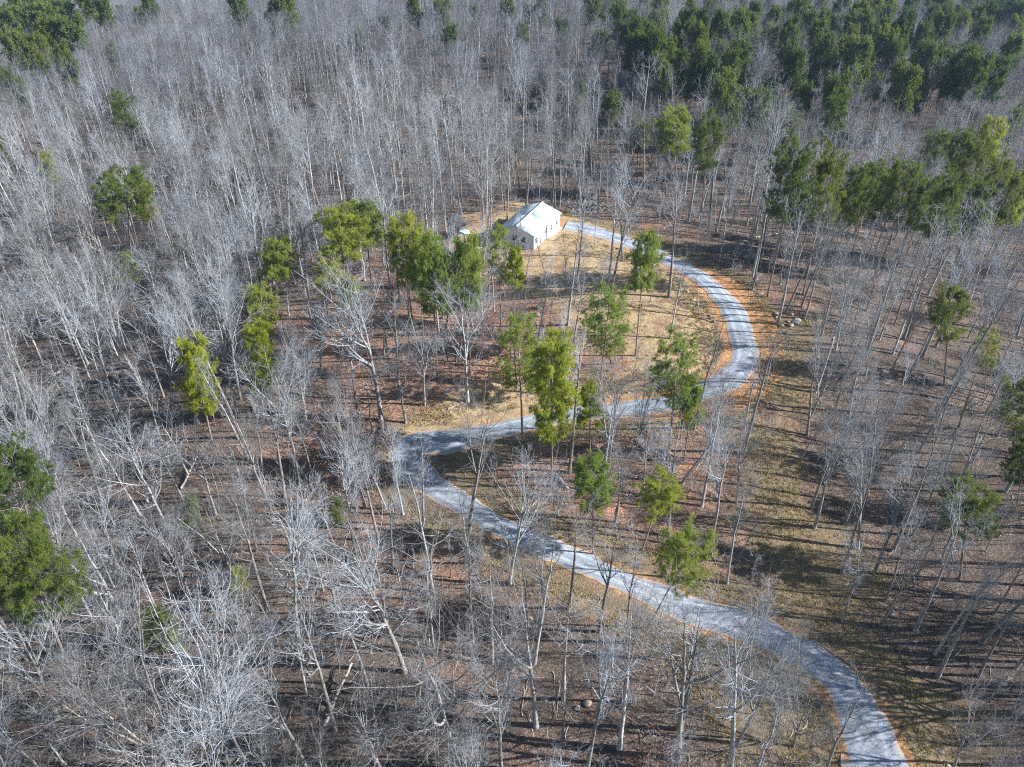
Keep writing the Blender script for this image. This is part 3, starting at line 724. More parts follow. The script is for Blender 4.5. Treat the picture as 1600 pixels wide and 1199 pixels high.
# ---- pines:  base px, top px, variant, crown width px, label
P_NEAR = [
 ((432, 506), (430, 378), 0, 60, 'round-topped pine standing alone left of the tallest pine clump'),
 ((541, 482), (530, 333), 1, 88, 'left of the two biggest pines in the clump left of centre'),
 ((580, 450), (568, 320), 1, 66, 'tallest pine at the back right of the left clump'),
 ((512, 520), (510, 413), 2, 50, 'smaller pine in front of the big left clump, its left one'),
 ((548, 530), (548, 438), 0, 44, 'dark little pine in front of the big left clump, its right one'),
 ((414, 590), (405, 449), 1, 58, 'pine above and behind the yellow-green pine on the left'),
 ((412, 655), (395, 511), 3, 54, 'bright yellow-green pine, second from left of the lit pair'),
 ((331, 690), (294, 531), 3, 64, 'bright yellow-green pine furthest left above the bare woods'),
 ((640, 548), (635, 353), 0, 72, 'leftmost tall pine of the row left of the clearing'),
 ((683, 588), (675, 383), 1, 66, 'second pine of the row, lower-topped and nearest the camera'),
 ((735, 583), (728, 377), 1, 54, 'third pine of the row before the dark shed'),
 ((662, 560), (655, 372), 0, 52, 'pine between the leftmost two of the row left of the clearing'),
 ((722, 545), (745, 390), 4, 46, 'thin pine tucked behind the third pine of the row'),
 ((783, 505), (777, 361), 4, 44, 'pine in front of the left corner of the white building'),
 ((803, 510), (803, 385), 5, 34, 'sparse yellowish young pine before the white building'),
 ((993, 556), (1007, 375), 0, 55, 'pine beside the upper drive right of the white building'),
 ((936, 618), (953, 455), 4, 88, 'open-crowned pine in the middle of the cleared slope'),
 ((816, 690), (814, 512), 4, 84, 'left pine of the pair above the middle run of drive'),
 ((862, 748), (862, 533), 3, 78, 'yellowest tall pine in the photo centre, over the drive'),
 ((846, 690), (868, 560), 4, 46, 'slim pine hidden behind the yellow centre pine'),
 ((1045, 706), (1062, 527), 4, 86, 'tall pine left of the big outer bend of the drive'),
 ((1068, 722), (1086, 606), 5, 46, 'small pine at the right foot of the tall bend pine'),
 ((921, 727), (925, 600), 5, 46, 'slim pine between the centre pine and the tall bend pine'),
 ((927, 866), (925, 729), 0, 70, 'bushy pine between the two runs of the drive'),
 ((1003, 860), (1040, 748), 2, 78, 'flat-topped pine right of the bushy mid-slope pine'),
 ((1010, 985), (1085, 838), 2, 96, 'leaning pine whose crown overhangs the lower drive'),
 ((70, 905), (12, 705), 7, 100, 'big pine cut by the left edge of the photo, upper one'),
 ((115, 1060), (22, 838), 8, 150, 'largest pine at the left edge, in the lower left'),
 ((254, 1012), (246, 955), 6, 62, 'small bushy pine low down in the bottom left woods'),
 ((374, 925), (370, 885), 6, 34, 'tiny dark green pine in the lower left woods'),
 ((302, 825), (298, 778), 6, 36, 'tiny pale green pine left of the hairpin, in bare woods'),
 ((528, 815), (524, 782), 6, 34, 'tiny pale green pine just below left of the hairpin'),
 ((207, 425), (193, 271), 9, 84, 'broad dark pine in the upper left woods'),
 ((233, 400), (226, 287), 5, 32, 'narrow olive pine against the right side of the broad one'),
 ((178, 395), (160, 300), 9, 40, 'ragged dark pine against the left side of the broad one'),
 ((200, 255), (190, 150), 7, 50, 'lone pine high in the upper left woods'),
 ((80, 345), (71, 235), 5, 32, 'narrow dark pine near the left edge of the upper woods'),
 ((205, 485), (192, 398), 5, 40, 'narrow pine below the broad dark pine'),
 ((1060, 322), (1050, 172), 0, 64, 'left pine of the pair above the upper drive, right of the building'),
 ((1094, 353), (1108, 187), 7, 52, 'right pine of the pair above the upper drive, tall bare trunk'),
 ((1475, 602), (1483, 451), 7, 64, 'lone round pine in the bare woods at right'),
 ((1538, 620), (1546, 513), 4, 40, 'pale thin pine right of the lone round pine'),
 ((1500, 905), (1521, 767), 9, 94, 'broad dark pine in the lower right woods'),
 ((1578, 745), (1596, 600), 7, 70, 'pine cut by the right edge halfway down'),
 ((1585, 810), (1608, 690), 8, 60, 'pine at the right edge below its neighbour'),
]
PP = []; CBOX = []
def crown_w(parts):
    n = len(parts[2].vertices); co = np.zeros(n * 3, np.float32); parts[2].vertices.foreach_get('co', co); co = co.reshape(-1, 3)
    return 2 * float(np.percentile(np.hypot(co[:, 0], co[:, 1]), 96))
DMS = [[crown_w(p_) for p_ in PINES], [crown_w(p_) for p_ in PINES_FAR]]
print('pine widths', DMS)
def put_pine(base, top, var, wpx, label, group, T=None, lod=0, name='pine_tree'):
    if base is None:
        P = at(top[0], top[1], extra=T)
    else:
        P = at(*base); T = height_for(P, top[1])
    dep = proj(P[0], P[1], P[2] + T)[2]
    # lean so that the tip falls on the top
    xt = (top[0] - CX) / FPX * dep; tl = math.atan2(xt - P[0], T) if base is not None else RNG.normal(0, .02)
    tl = max(-.35, min(.35, tl))
    src = (PINES if lod == 0 else PINES_FAR)[var]; Dm = DMS[lod][var]
    wide = (wpx / FPX * dep) / (Dm * T / 20.0) * 1.0; wide = max(.4, min(2.6 if T < 9 else 1.8, wide))
    o = place(src, P, T, 20, name, (tl, RNG.normal(0, .02)), None, wide, ('trunk', 'branches', 'needles'))
    tag(o, label, 'pine tree', group); TAKEN.append((P[0], P[1], 2.4 if T > 9 else 1.4)); PP.append((P, T)); CBOX.append((top[0] - wpx * .55, top[0] + wpx * .55, top[1], top[1] + min(wpx * 1.5, 140), P[1]))
    return o
for b_p, t_p, v_, w_, lab in P_NEAR:
    put_pine(b_p, t_p, v_, w_, lab, 'pines standing out in the bare woods')
# ---- far pines, tops in pixels: (top x, top y, crown width px)
MID = [(1250, 236, 74), (1310, 244, 66), (1345, 268, 50), (1370, 262, 52), (1395, 275, 50), (1420, 262, 60), (1455, 285, 52), (1487, 282, 62),
       (1470, 214, 46), (1505, 212, 50), (1535, 222, 54), (1560, 250, 40), (1578, 268, 60), (1602, 275, 50), (1540, 290, 48), (1330, 300, 46), (1240, 290, 40), (1085, 110, 34),
       (1130, 134, 46), (1160, 142, 34), (1190, 148, 42), (1150, 165, 34), (1245, 82, 40), (1260, 60, 30), (1290, 62, 46), (1258, 136, 40), (1310, 122, 46), (1328, 66, 40),
       (1350, 70, 44), (1385, 52, 46), (1405, 70, 40), (1420, 108, 50), (1450, 75, 40), (1335, 108, 28), (1308, 155, 40), (1235, 178, 40), (1560, 195, 44), (1590, 170, 34),
       (1370, 118, 30), (1480, 82, 46), (1510, 78, 44), (1535, 92, 44), (1560, 98, 40), (1500, 100, 40), (1585, 60, 34), (1205, 130, 30), (1440, 130, 30)]
TOPS = [(937, 53, 30), (955, 150, 32), (905, 130, 18), (700, 46, 30), (815, 38, 22), (845, 2, 24), (880, 34, 22), (645, 0, 26), (690, 4, 28), (790, 5, 26), (825, 10, 18),
        (995, 190, 24), (435, -4, 50), (35, -8, 60), (60, 12, 56), (90, 5, 50), (110, 30, 46), (75, 35, 44), (20, 55, 46), (50, 60, 44), (95, 75, 34), (4, 112, 34), (28, 128, 26),
        (185, 12, 18), (215, 15, 22), (172, 72, 20), (230, -8, 26), (135, -5, 34), (20, 15, 50), (160, 2, 26), (0, 225, 20), (1560, 20, 30), (1590, 5, 40), (1530, 15, 28), (1480, 10, 26),
        (0, 20, 50), (370, -6, 30), (1005, 195, 18), (1075, 60, 24), (740, 15, 16), (605, 30, 16), (560, 50, 14)]
rngp = np.random.default_rng(3)
far_list = [(x, y, w, 'a') for x, y, w in MID] + [(x, y, w, 'b') for x, y, w in TOPS]
polys = [([(880, -10), (1000, 0), (1060, 60), (1110, 100), (1140, 120), (1170, 75), (1215, 55), (1260, 40), (1330, 45), (1440, 45), (1500, 20), (1420, -12)], 50, 26),
         ([(1090, -12), (1600, -12), (1600, 30), (1500, 40), (1400, 20), (1200, 40)], 22, 24), ([(940, 0), (1000, 20), (1080, 90), (1060, 110), (985, 60)], 16, 23)]
for pl, n_, md in polys:
    Pn = np.array(pl, float); got = 0; tries = 0
    while got < n_ and tries < 6000:
        tries += 1; x, y = rngp.uniform(Pn[:, 0].min(), Pn[:, 0].max()), rngp.uniform(Pn[:, 1].min(), Pn[:, 1].max())
        if not in_poly(Pn, np.array(x), np.array(y)): continue
        if any(abs(x - f[0]) < md * .8 and abs(y - f[1]) < md * .55 for f in far_list): continue
        far_list.append((x, y, rngp.uniform(26, 40) * (1 if y > 20 else .8), 'c')); got += 1
print('far pines', len(far_list))
def ordinal(i, n):
    if i == 0: return 'leftmost'
    if i == n - 1: return 'rightmost'
    w = ['second', 'third', 'fourth', 'fifth', 'sixth', 'seventh', 'eighth', 'ninth', 'tenth', 'eleventh', 'twelfth', 'thirteenth', 'fourteenth', 'fifteenth']
    if i <= n // 2 and i - 1 < len(w): return w[i - 1] + ' from left'
    k_ = n - 2 - i
    if k_ < len(w): return w[k_] + ' from right'
    return w[i - 1] + ' from left' if i - 1 < len(w) else 'inner'
def far_zone(x, y):
    cells_x = [(0, 250, 'top left corner'), (250, 560, 'top edge left of centre'), (560, 870, 'top edge above the building'), (870, 1010, 'top right of centre'), (1010, 1130, 'upper right, nearer side'),
               (1130, 1230, 'upper right, inner part'), (1230, 1340, 'upper right, middle part'), (1340, 1460, 'upper right, outer part'), (1460, 1700, 'far right edge')]
    zx = next((c[2] for c in cells_x if c[0] <= x < c[1]), 'far right edge' if x > 800 else 'top left corner')
    zy = 'in the topmost strip' if y < 22 else 'in the second strip' if y < 52 else 'just under the top' if y < 100 else 'a little lower' if y < 205 else 'beside the bare mid slope'
    return zx, zy
zz = {}
for i, f in enumerate(far_list): zz.setdefault(far_zone(f[0], f[1]), []).append(i)
lab_far = {}
for z_, ids in zz.items():
    ids = sorted(ids, key=lambda i: far_list[i][0])
    for k_, i in enumerate(ids):
        o_ = ordinal(k_, len(ids)) + ' of the green pines' if len(ids) > 1 else 'only green pine'
        lab_far[i] = f'{o_}, {z_[0]}, {z_[1]}'
for i, (x, y, w, s_) in enumerate(far_list):
    T = {'a': 22, 'b': 21, 'c': 21}[s_] + RNG.uniform(-2, 2)
    dd_ = proj(*at(x, y, extra=18))[2]; T = float(np.clip(w / FPX * dd_ * 3.1 * RNG.uniform(.9, 1.1), 13, T))
    if y > 150:
        put_pine(None, (x, y), int(RNG.choice([7, 8, 9, 7, 8, 0])), w, lab_far[i], 'green pines mixed into the far woods', T)
    else:
        put_pine(None, (x, y), int(RNG.integers(0, 3)), w, lab_far[i], 'green pines mixed into the far woods', T, 1)

# ---- bare trees: hand placed ones first (base px, top px, kind, label)
B_HAND = [
 ((596, 658), (572, 445), 'spreading', 'big white-limbed tree with thick bare trunk above the hairpin'),
 ((622, 560), (605, 420), 'slender', 'stout trunk with flared foot behind the row of pines'),
 ((1215, 507), (1262, 325), 'tall', 'front trunk of the twin trees inside the ring of boulders'),
 ((1227, 490), (1290, 345), 'tall', 'rear trunk of the twin trees inside the ring of boulders'),
 ((1252, 480), (1300, 350), 'forked', 'double-stemmed tree right behind the ring of boulders'),
 ((1376, 977), (1440, 855), 'forked', 'leaning trunk nearest the grassy slope right of the lower drive'),
 ((1430, 985), (1515, 805), 'tall', 'long straight leaning trunk, next right of the grassy slope'),
 ((1461, 1022), (1545, 880), 'tall', 'thick leaning trunk third from the grassy slope'),
 ((1250, 718), (1298, 640), 'forked', 'leaning dark trunk just below right of the outer bend'),
 ((1315, 895), (1372, 735), 'tall', 'leaning trunk on the slope above the grassy swath'),
 ((1268, 795), (1310, 650), 'forked', 'trunk standing in the shade under the outer bend'),
 ((887, 508), (903, 345), 'tall', 'darkest tall trunk on the clearing below the building'),
 ((901, 448), (915, 300), 'tall', 'slim trunk on the clearing right of the building'),
 ((955, 456), (985, 285), 'forked', 'pair-like trunk on the clearing left of the upper drive'),
 ((930, 520), (940, 400), 'slender', 'thin tree low on the sandy clearing'),
 ((806, 452), (812, 330), 'slender', 'dark slim tree standing before the gable of the building'),
 ((820, 442), (832, 372), 'slender', 'short thin tree beside the gable of the building'),
 ((755, 343), (742, 185), 'vase', 'dazzling white forked tree between the dark shed and the building'),
 ((765, 400), (748, 330), 'crooked', 'crooked small tree in front of the pale blue cover'),
 ((697, 362), (680, 230), 'slender', 'pale trunk on the left side of the dark shed'),
 ((706, 372), (703, 225), 'slender', 'pale trunk crossing in front of the dark shed'),
 ((912, 336), (890, 225), 'slender', 'tall white-limbed tree at the right end of the building'),
 ((880, 312), (905, 200), 'forked', 'forked white tree behind the building roof'),
 ((739, 1003), (728, 830), 'slender', 'straight pale tree below the lower drive, with fan of thin limbs'),
 ((712, 1205), (690, 985), 'spreading', 'large white-branched tree at the bottom edge left of centre'),
 ((838, 1135), (822, 960), 'spreading', 'wide white-limbed tree below the lower drive near the bottom'),
 ((916, 1215), (930, 1030), 'forked', 'forked tree at the bottom edge just right of centre'),
 ((632, 1050), (578, 858), 'spreading', 'white tree with long sideways limbs below the hairpin'),
 ((674, 960), (655, 820), 'crooked', 'dark-trunked tree with pale twigs under the hairpin'),
 ((300, 1230), (205, 1015), 'vase', 'huge fan-shaped white tree at the bottom left'),
 ((345, 1235), (330, 1025), 'vase', 'second fan-shaped white tree at the bottom left'),
 ((470, 1032), (432, 800), 'forked', 'long-trunked pale tree in the lower left woods'),
 ((205, 998), (130, 830), 'spreading', 'dark-trunked white-crowned tree near the left edge pines'),
 ((1140, 1215), (1175, 1000), 'forked', 'white-limbed tree leaning right over the lowest grass verge'),
 ((1060, 1185), (1075, 980), 'spreading', 'white spreading tree left of the lowest drive bend'),
 ((1185, 985), (1178, 950), 'crooked', 'low twiggy tree overhanging the edge of the lower drive'),
 ((90, 805), (25, 620), 'vase', 'white many-stemmed tree beside the upper left-edge pine'),
 ((662, 820), (658, 675), 'slender', 'slender white tree standing just inside the hairpin'),
 ((733, 830), (748, 640), 'forked', 'white forked tree between the two runs of drive'),
 ((734, 880), (718, 760), 'slender', 'pale trunk at the lower verge under the hairpin'),
 ((585, 690), (560, 600), 'crooked', 'bent dark trunk at the left of the hairpin'),
 ((604, 795), (560, 690), 'forked', 'pale leaning trunk at the outside of the hairpin'),
 ((1110, 860), (1140, 700), 'forked', 'light trunk right of the flat-topped pine'),
 ((1065, 755), (1130, 650), 'spreading', 'dark open-armed tree below the tall bend pine'),
 ((1003, 790), (1015, 660), 'slender', 'thin trunk left of the tall bend pine'),
 ((978, 1005), (985, 850), 'slender', 'thin dark trunk beside the leaning pine on the lower drive'),
 ((1015, 1030), (1040, 930), 'slender', 'short slim tree at the verge below the leaning pine'),
]
ALLB = []    # dicts
def add_bare(P, T, kind, tilt, label=None, wide=1.0, var=None):
    var = int(RNG.choice(BK[kind])) if var is None else var
    ALLB.append(dict(P=P, T=T, kind=kind, tilt=tilt, label=label, wide=wide, var=var)); TAKEN.append((P[0], P[1], 2.2))
for b_p, t_p, kd, lab in B_HAND:
    P = at(*b_p); T = max(3.0, height_for(P, t_p[1])); dep = proj(P[0], P[1], P[2] + T)[2]
    tl = math.atan2((t_p[0] - CX) / FPX * dep - P[0], T); add_bare(P, T, kd, (max(-.4, min(.4, tl)), 0), lab)
    if T > 28 or T < 5: print('height?', lab, round(T, 1))

for q_, T_ in (((1650, 1075), 19), ((1668, 1040), 18), ((1640, 1120), 19), ((1690, 1090), 20), ((1660, 985), 18)):
    add_bare(at(*q_), T_, 'vase', (0, 0))
rngb = np.random.default_rng(11)
RPX = np.stack(proj(RC[:, 0], RC[:, 1], RZ)[:2], -1)[::3]
HC = np.array(HOUSE_C[:2]) + np.array([0.5, 1.0])
def rand_field(n, x0, x1, y0, y1, sp, forbid, mind_taken=True, near=None):
    """dart throwing with a local spacing; returns accepted points"""
    cell = 2.0; grid = {}
    def put(x, y, r): grid.setdefault((int(x // cell), int(y // cell)), []).append((x, y, r))
    if mind_taken:
        for x, y, r in TAKEN: put(x, y, r)
    X = rngb.uniform(x0, x1, n); Y = rngb.uniform(y0, y1, n); S = sp(X, Y); F = forbid(X, Y); out = []
    for x, y, s_, f in zip(X, Y, S, F):
        if f: continue
        R_ = int(s_ // cell) + 1; ci, cj = int(x // cell), int(y // cell); ok = True
        for i in range(ci - R_, ci + R_ + 1):
            for j in range(cj - R_, cj + R_ + 1):
                for (a, b, r) in grid.get((i, j), ()):
                    if (a - x) ** 2 + (b - y) ** 2 < (min(s_, max(r, s_ * .6))) ** 2: ok = False; break
                if not ok: break
            if not ok: break
        if ok: put(x, y, s_); out.append((x, y))
    return np.array(out).reshape(-1, 2)
def spacing(X, Y):
    s_ = np.full(X.shape, 4.0)
    s_ = np.where((X < -10) & (Y < 190), 3.5, s_)
    s_ = np.where((X > 30) & (Y < 95), 3.4, s_)
    s_ = np.where((Y > 128) & (np.abs(X - 5) < 40) & (Y < 200), 3.9, s_)
    s_ = np.where(in_poly(YARD, X, Y), 5.2, s_)
    s_ = np.where(in_poly(BANK, X, Y), 6.0, s_)
    s_ = np.where(in_poly(LOWBANK, X, Y), 5.0, s_)
    return s_
VIS_PINE = [(P[0], P[1]) for P, T in PP]
def forbid(X, Y):
    D, _, Sg = road_near(X, Y); f = D < 4.6
    bq = at(1185, 560); f |= (np.hypot(X - bq[0], Y - bq[1]) < 16) & (D < 7.5)
    f |= in_poly(SWATH, X, Y) & (rngb.random(X.shape) > .02)
    f |= in_poly(YARD, X, Y) & (rngb.random(X.shape) > .07)
    ux, uy = math.cos(math.radians(62)), math.sin(math.radians(62)); dx, dy = X - a_[0], Y - a_[1]
    lu, lv = dx * ux + dy * uy, -dx * uy + dy * ux
    f |= (lu > -2.5) & (lu < 14) & (lv > -4) & (lv < 9)
    f |= ((X < -.60 * (Y + 45) - 14) | (X > .60 * (Y + 45) + 30))
    sh = at(714, 362); f |= np.hypot(X - sh[0], Y - sh[1]) < 3
    rg = at(1225, 500); f |= np.hypot(X - rg[0], Y - rg[1]) < 3.2
    for bx_, by_ in ((1145, 394), (925, 326), (872, 306)):
        q = at(bx_, by_); f |= np.hypot(X - q[0], Y - q[1]) < 3.2
    # nothing tall on the sunny side of the building
    hx, hy = HC; f |= (X > hx) & (X < hx + 40) & (np.abs(Y - hy - 1) < 9) & (rngb.random(X.shape) > .04)
    # leave the pine crowns open to view
    for T_ in (6, 10, 14):
        uu, vv, _ = proj(X, Y, H0(X, Y) + T_)
        for (u0, u1, v0, v1, yp) in CBOX: f |= (uu > u0) & (uu < u1) & (vv > v0) & (vv < v1) & (Y < yp) & (rngb.random(X.shape) > .04)
    # trees seldom stand so that they hide the drive
    for T_ in (5, 9, 13):
        uu, vv, _ = proj(X, Y, H0(X, Y) + T_); d2 = ((uu[:, None] - RPX[None, :, 0]) ** 2 + ((vv[:, None] - RPX[None, :, 1]) * 1.2) ** 2).min(1)
        f |= (d2 < 26 ** 2) & (rngb.random(X.shape) > .22)
    # keep the sight line to the building and the open bank free of crowns
    for T_ in (4, 8, 12, 16):
        u, v, dep = proj(X, Y, H0(X, Y) + T_); f |= (u > 772) & (u < 888) & (v > 318) & (v < 400) & (Y < a_[1] + 3)
        f |= (u > 692) & (u < 740) & (v > 335) & (v < 378) & (Y < at(714, 362)[1])
    return f
near = rand_field(60000, -190, 190, 20, 205, spacing, forbid)
print('near bare', len(near))
nzv = H(near[:, 0], near[:, 1])
in_yard = in_poly(YARD, near[:, 0], near[:, 1])
for (x, y), z, iy in zip(near, nzv, in_yard):
    if y > 125: kd = rngb.choice(['slender', 'tall', 'forked', 'spreading', 'pole', 'vase'], p=[.36, .24, .2, .08, .06, .06])
    elif x > 25: kd = rngb.choice(['slender', 'tall', 'forked', 'spreading', 'crooked', 'pole', 'vase'], p=[.34, .22, .22, .04, .05, .10, .03])
    else: kd = rngb.choice(['slender', 'tall', 'forked', 'spreading', 'crooked', 'vase', 'pole'], p=[.27, .15, .22, .12, .08, .06, .10])
    if iy: kd = rngb.choice(['slender', 'tall', 'pole'], p=[.55, .2, .25])
    T = {'slender': 16.5, 'tall': 19.5, 'forked': 17, 'spreading': 15.5, 'crooked': 9.5, 'pole': 9, 'vase': 12}[kd] * rngb.uniform(.62, 1.05)
    if y < 60: T *= .92
    lim = min(T, 12) * 0.9
    add_bare(np.array([x, y, z]), T, str(kd), (rngb.normal(0, .06), rngb.normal(0, .05)))
def pole_forbid(X, Y):
    D, _, _ = road_near(X, Y); f = D < 4.4
    f |= in_poly(SWATH, X, Y); f |= in_poly(YARD, X, Y) & (rngb.random(X.shape) > .15)
    ux, uy = math.cos(math.radians(64)), math.sin(math.radians(64)); dx, dy = X - a_[0], Y - a_[1]; lu, lv = dx * ux + dy * uy, -dx * uy + dy * ux
    f |= (lu > -3) & (lu < 14) & (lv > -4) & (lv < 9)
    sh = at(714, 362); f |= np.hypot(X - sh[0], Y - sh[1]) < 4
    return f | (np.abs(X) > .6 * (Y + 45) + 5)
pol = rand_field(5000, -60, 60, 36, 150, lambda X, Y: np.full(X.shape, 3.0), pole_forbid)
print('poles', len(pol))
for (x, y), z in zip(pol, H(pol[:, 0], pol[:, 1])): add_bare(np.array([x, y, z]), 10 * rngb.uniform(.45, .85), 'pole', (rngb.normal(0, .09), rngb.normal(0, .07)))
for b in ALLB:
    P = b['P']; u, v, d = proj(P[0], P[1], P[2] + b['T'] * .55); u0, v0, _ = proj(P[0], P[1], P[2]); u1, v1, _ = proj(P[0], P[1], P[2] + b['T'])
    b['uv'] = (u, v); b['base'] = (u0, v0)
    inside = (-10 < u < 1610) and v1 < 1199 and v1 > -10 and (v < 1205)
    b['size'] = (b['T'] * FPX / d * (1.0 if b['kind'] != 'pole' else 1)) if inside and d > 5 else 0
    if b['label']: b['size'] = 1e4 if inside or b['label'] else 0
trees = sorted([b for b in ALLB if b['kind'] != 'pole' and b['size'] > 0], key=lambda b: -b['size'])[:298]
sapl = sorted([b for b in ALLB if b['kind'] == 'pole' and b['size'] > 0], key=lambda b: -b['size'])[:260]
ANCH = [('in the bottom left corner', 60, 1130), ('near the bottom edge, far left', 210, 1130), ('at the bottom edge, left of centre', 420, 1140), ('at the bottom edge, under the hairpin', 620, 1150),
        ('at the bottom edge, centre', 800, 1150), ('at the bottom edge, right of centre', 980, 1150), ('inside the lowest drive bend', 1190, 1130), ('outside the lowest drive bend', 1480, 1120), ('in the bottom right corner', 1570, 1160),
        ('right of the largest left-edge pine', 190, 960), ('above the bottom left fan tree', 330, 980), ('below left of the hairpin', 470, 930), ('under the hairpin and drive', 620, 930), ('just below the lower drive', 790, 960), ('below the overhanging pine', 980, 1040),
        ('at the left edge above the pines', 50, 640), ('left of the yellow-green left pine', 160, 720), ('between left-edge pine and hairpin', 330, 830), ('left of the hairpin', 500, 760), ('between the two drive runs', 780, 750), ('right of the centre pines', 960, 780),
        ('above the lower drive, right part', 1130, 850), ('on the right slope, lower part', 1480, 960), ('at the right edge, lower part', 1580, 900), ('below the outer drive bend', 1240, 740), ('on the right slope, middle part', 1400, 800), ('at the right edge, middle part', 1560, 700),
        ('right of the outer drive bend', 1300, 620), ('below the lone round pine', 1450, 680), ('above the hairpin on red litter', 620, 600), ('under the row of pines', 700, 520), ('on the leaf slope below the clearing', 860, 560), ('between yellow-green pines and hairpin', 470, 660),
        ('above the yellow-green left pine', 250, 520), ('at the left edge, upper part', 60, 450), ('right of the boulder ring', 1340, 500), ('left of the outer drive bend', 1080, 640), ('inside the outer drive bend', 1060, 520), ('around the brush heap', 1180, 400),
        ('left of the biggest pine clump', 350, 400), ('behind the biggest pine clump', 540, 300), ('on the sandy clearing', 900, 430), ('behind the white building', 830, 280), ('behind the dark shed', 690, 290), ('below the lone round pine, far right', 1560, 560), ('under the right-hand pine belt', 1350, 380)]
def label_trees(lst, noun):
    Z = {}
    for b in lst:
        if b['label']: continue
        u, v = b['base']; v = min(v, 1210)
        a = min(ANCH, key=lambda a: (a[1] - u) ** 2 + (1.3 * (a[2] - v)) ** 2)
        w = next(x[1] for x in BARE if x[0] == b['kind'])
        Z.setdefault((a[0], w), []).append(b)
    for (z_, w), L in Z.items():
        L.sort(key=lambda b: b['base'][0])
        for k_, b in enumerate(L):
            b['label'] = (f'{ordinal(k_, len(L))} of the {w} {noun}s {z_}' if len(L) > 1 else f'{w} {noun} {z_}').replace('thin young bare sapling', 'thin bare sapling')
label_trees(trees, 'bare tree'); label_trees(sapl, 'bare sapling')
seen = {}
for b in trees + sapl: seen[b['label']] = seen.get(b['label'], 0) + 1
print('dupe labels', sum(1 for v in seen.values() if v > 1), 'longest', max(len(l.split()) for l in seen))
chosen = set(id(b) for b in trees + sapl)
for b in trees + sapl:
    kd, w, tr, cr, T0 = BARE[b['var']]
    o = place((tr, cr), b['P'], b['T'], T0, 'bare_tree' if b['kind'] != 'pole' else 'bare_sapling', b['tilt'], None, b['wide'])
    tag(o, b['label'], 'bare tree' if b['kind'] != 'pole' else 'sapling', 'leafless trees of the near woods' if b['kind'] != 'pole' else 'thin leafless saplings')
print('individual bare', len(trees), len(sapl))

# ------------------------------------------------------------------ countless things, one object each
def source_collection(name, lists):
    c = bpy.data.collections.new(name)
    for i, mes in enumerate(lists):
        # join the meshes of one source
        o = None
        bm = bmesh.new(); mats = []; 
        me = bpy.data.meshes.new(name)
        for m_ in mes:
            off = len(bm.faces); bm.from_mesh(m_); bm.faces.ensure_lookup_table()
            if m_.materials[0] not in mats: mats.append(m_.materials[0])
            k_ = mats.index(m_.materials[0])
            for f in bm.faces[off:]: f.material_index = k_
        bm.to_mesh(me); bm.free()
        for m_ in mats: me.materials.append(m_)
        o = bpy.data.objects.new('%s_%02d' % (name, i), me); c.objects.link(o)
    return c
def scatter(name, P, rot, scl, idx, coll, label, cat, kind='stuff'):
    me = bpy.data.meshes.new(name); P = np.asarray(P, np.float32); me.vertices.add(len(P)); me.vertices.foreach_set('co', P.ravel())
    a = me.attributes.new('rot', 'FLOAT_VECTOR', 'POINT'); a.data.foreach_set('vector', np.asarray(rot, np.float32).ravel())
    a = me.attributes.new('scl', 'FLOAT_VECTOR', 'POINT'); a.data.foreach_set('vector', np.asarray(scl, np.float32).ravel())
    a = me.attributes.new('idx', 'INT', 'POINT'); a.data.foreach_set('value', np.asarray(idx, np.int32))
    o = link(name, me); tag(o, label, cat, None, kind)
    ng = bpy.data.node_groups.new(name, 'GeometryNodeTree')
    ng.interface.new_socket('Geometry', in_out='INPUT', socket_type='NodeSocketGeometry'); ng.interface.new_socket('Geometry', in_out='OUTPUT', socket_type='NodeSocketGeometry')
    gi = ng.nodes.new('NodeGroupInput'); go = ng.nodes.new('NodeGroupOutput'); ip = ng.nodes.new('GeometryNodeInstanceOnPoints')
    ci = ng.nodes.new('GeometryNodeCollectionInfo'); ci.inputs['Collection'].default_value = coll; ci.inputs['Separate Children'].default_value = True; ci.inputs['Reset Children'].default_value = True
    def na(n_, t): x = ng.nodes.new('GeometryNodeInputNamedAttribute'); x.data_type = t; x.inputs[0].default_value = n_; return x.outputs[0]
    e2r = ng.nodes.new('FunctionNodeEulerToRotation'); ng.links.new(na('rot', 'FLOAT_VECTOR'), e2r.inputs[0])
    ng.links.new(gi.outputs[0], ip.inputs['Points']); ng.links.new(ci.outputs[0], ip.inputs['Instance']); ip.inputs['Pick Instance'].default_value = True
    ng.links.new(na('idx', 'INT'), ip.inputs['Instance Index']); ng.links.new(e2r.outputs[0], ip.inputs['Rotation']); ng.links.new(na('scl', 'FLOAT_VECTOR'), ip.inputs['Scale'])
    ng.links.new(ip.outputs[0], go.inputs[0])
    m = o.modifiers.new('scatter', 'NODES'); m.node_group = ng
    return o

rest = [b for b in ALLB if id(b) not in chosen]
# mid and far woods
def far_sp(X, Y): return np.interp(np.hypot(X, Y), [180, 260, 420, 700, 1100], [3.8, 4.0, 4.5, 6.5, 12])
def far_forbid(X, Y):
    f = (np.abs(X) > 0.60 * (Y + 45) + 25) | (Y <= 205)
    for T_ in (11, 15):
        uu, vv, _ = proj(X, Y, H0(X, Y) + T_)
        for (u0, u1, v0, v1, yp) in CBOX: f |= (uu > u0 + 3) & (uu < u1 - 3) & (vv > v0 + 2) & (vv < v0 + (u1 - u0) * .7) & (Y < yp) & (rngb.random(X.shape) > .3)
    return f
F1 = rand_field(60000, -300, 300, 205, 400, far_sp, far_forbid)
F2 = rand_field(36000, -600, 600, 400, 900, far_sp, lambda X, Y: np.abs(X) > .6 * (Y + 45) + 35, False)
LOD = []
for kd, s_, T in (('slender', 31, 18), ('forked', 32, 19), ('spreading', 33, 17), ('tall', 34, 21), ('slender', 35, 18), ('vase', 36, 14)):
    LOD.append((bare_tree(s_, T, kd, 1), T))
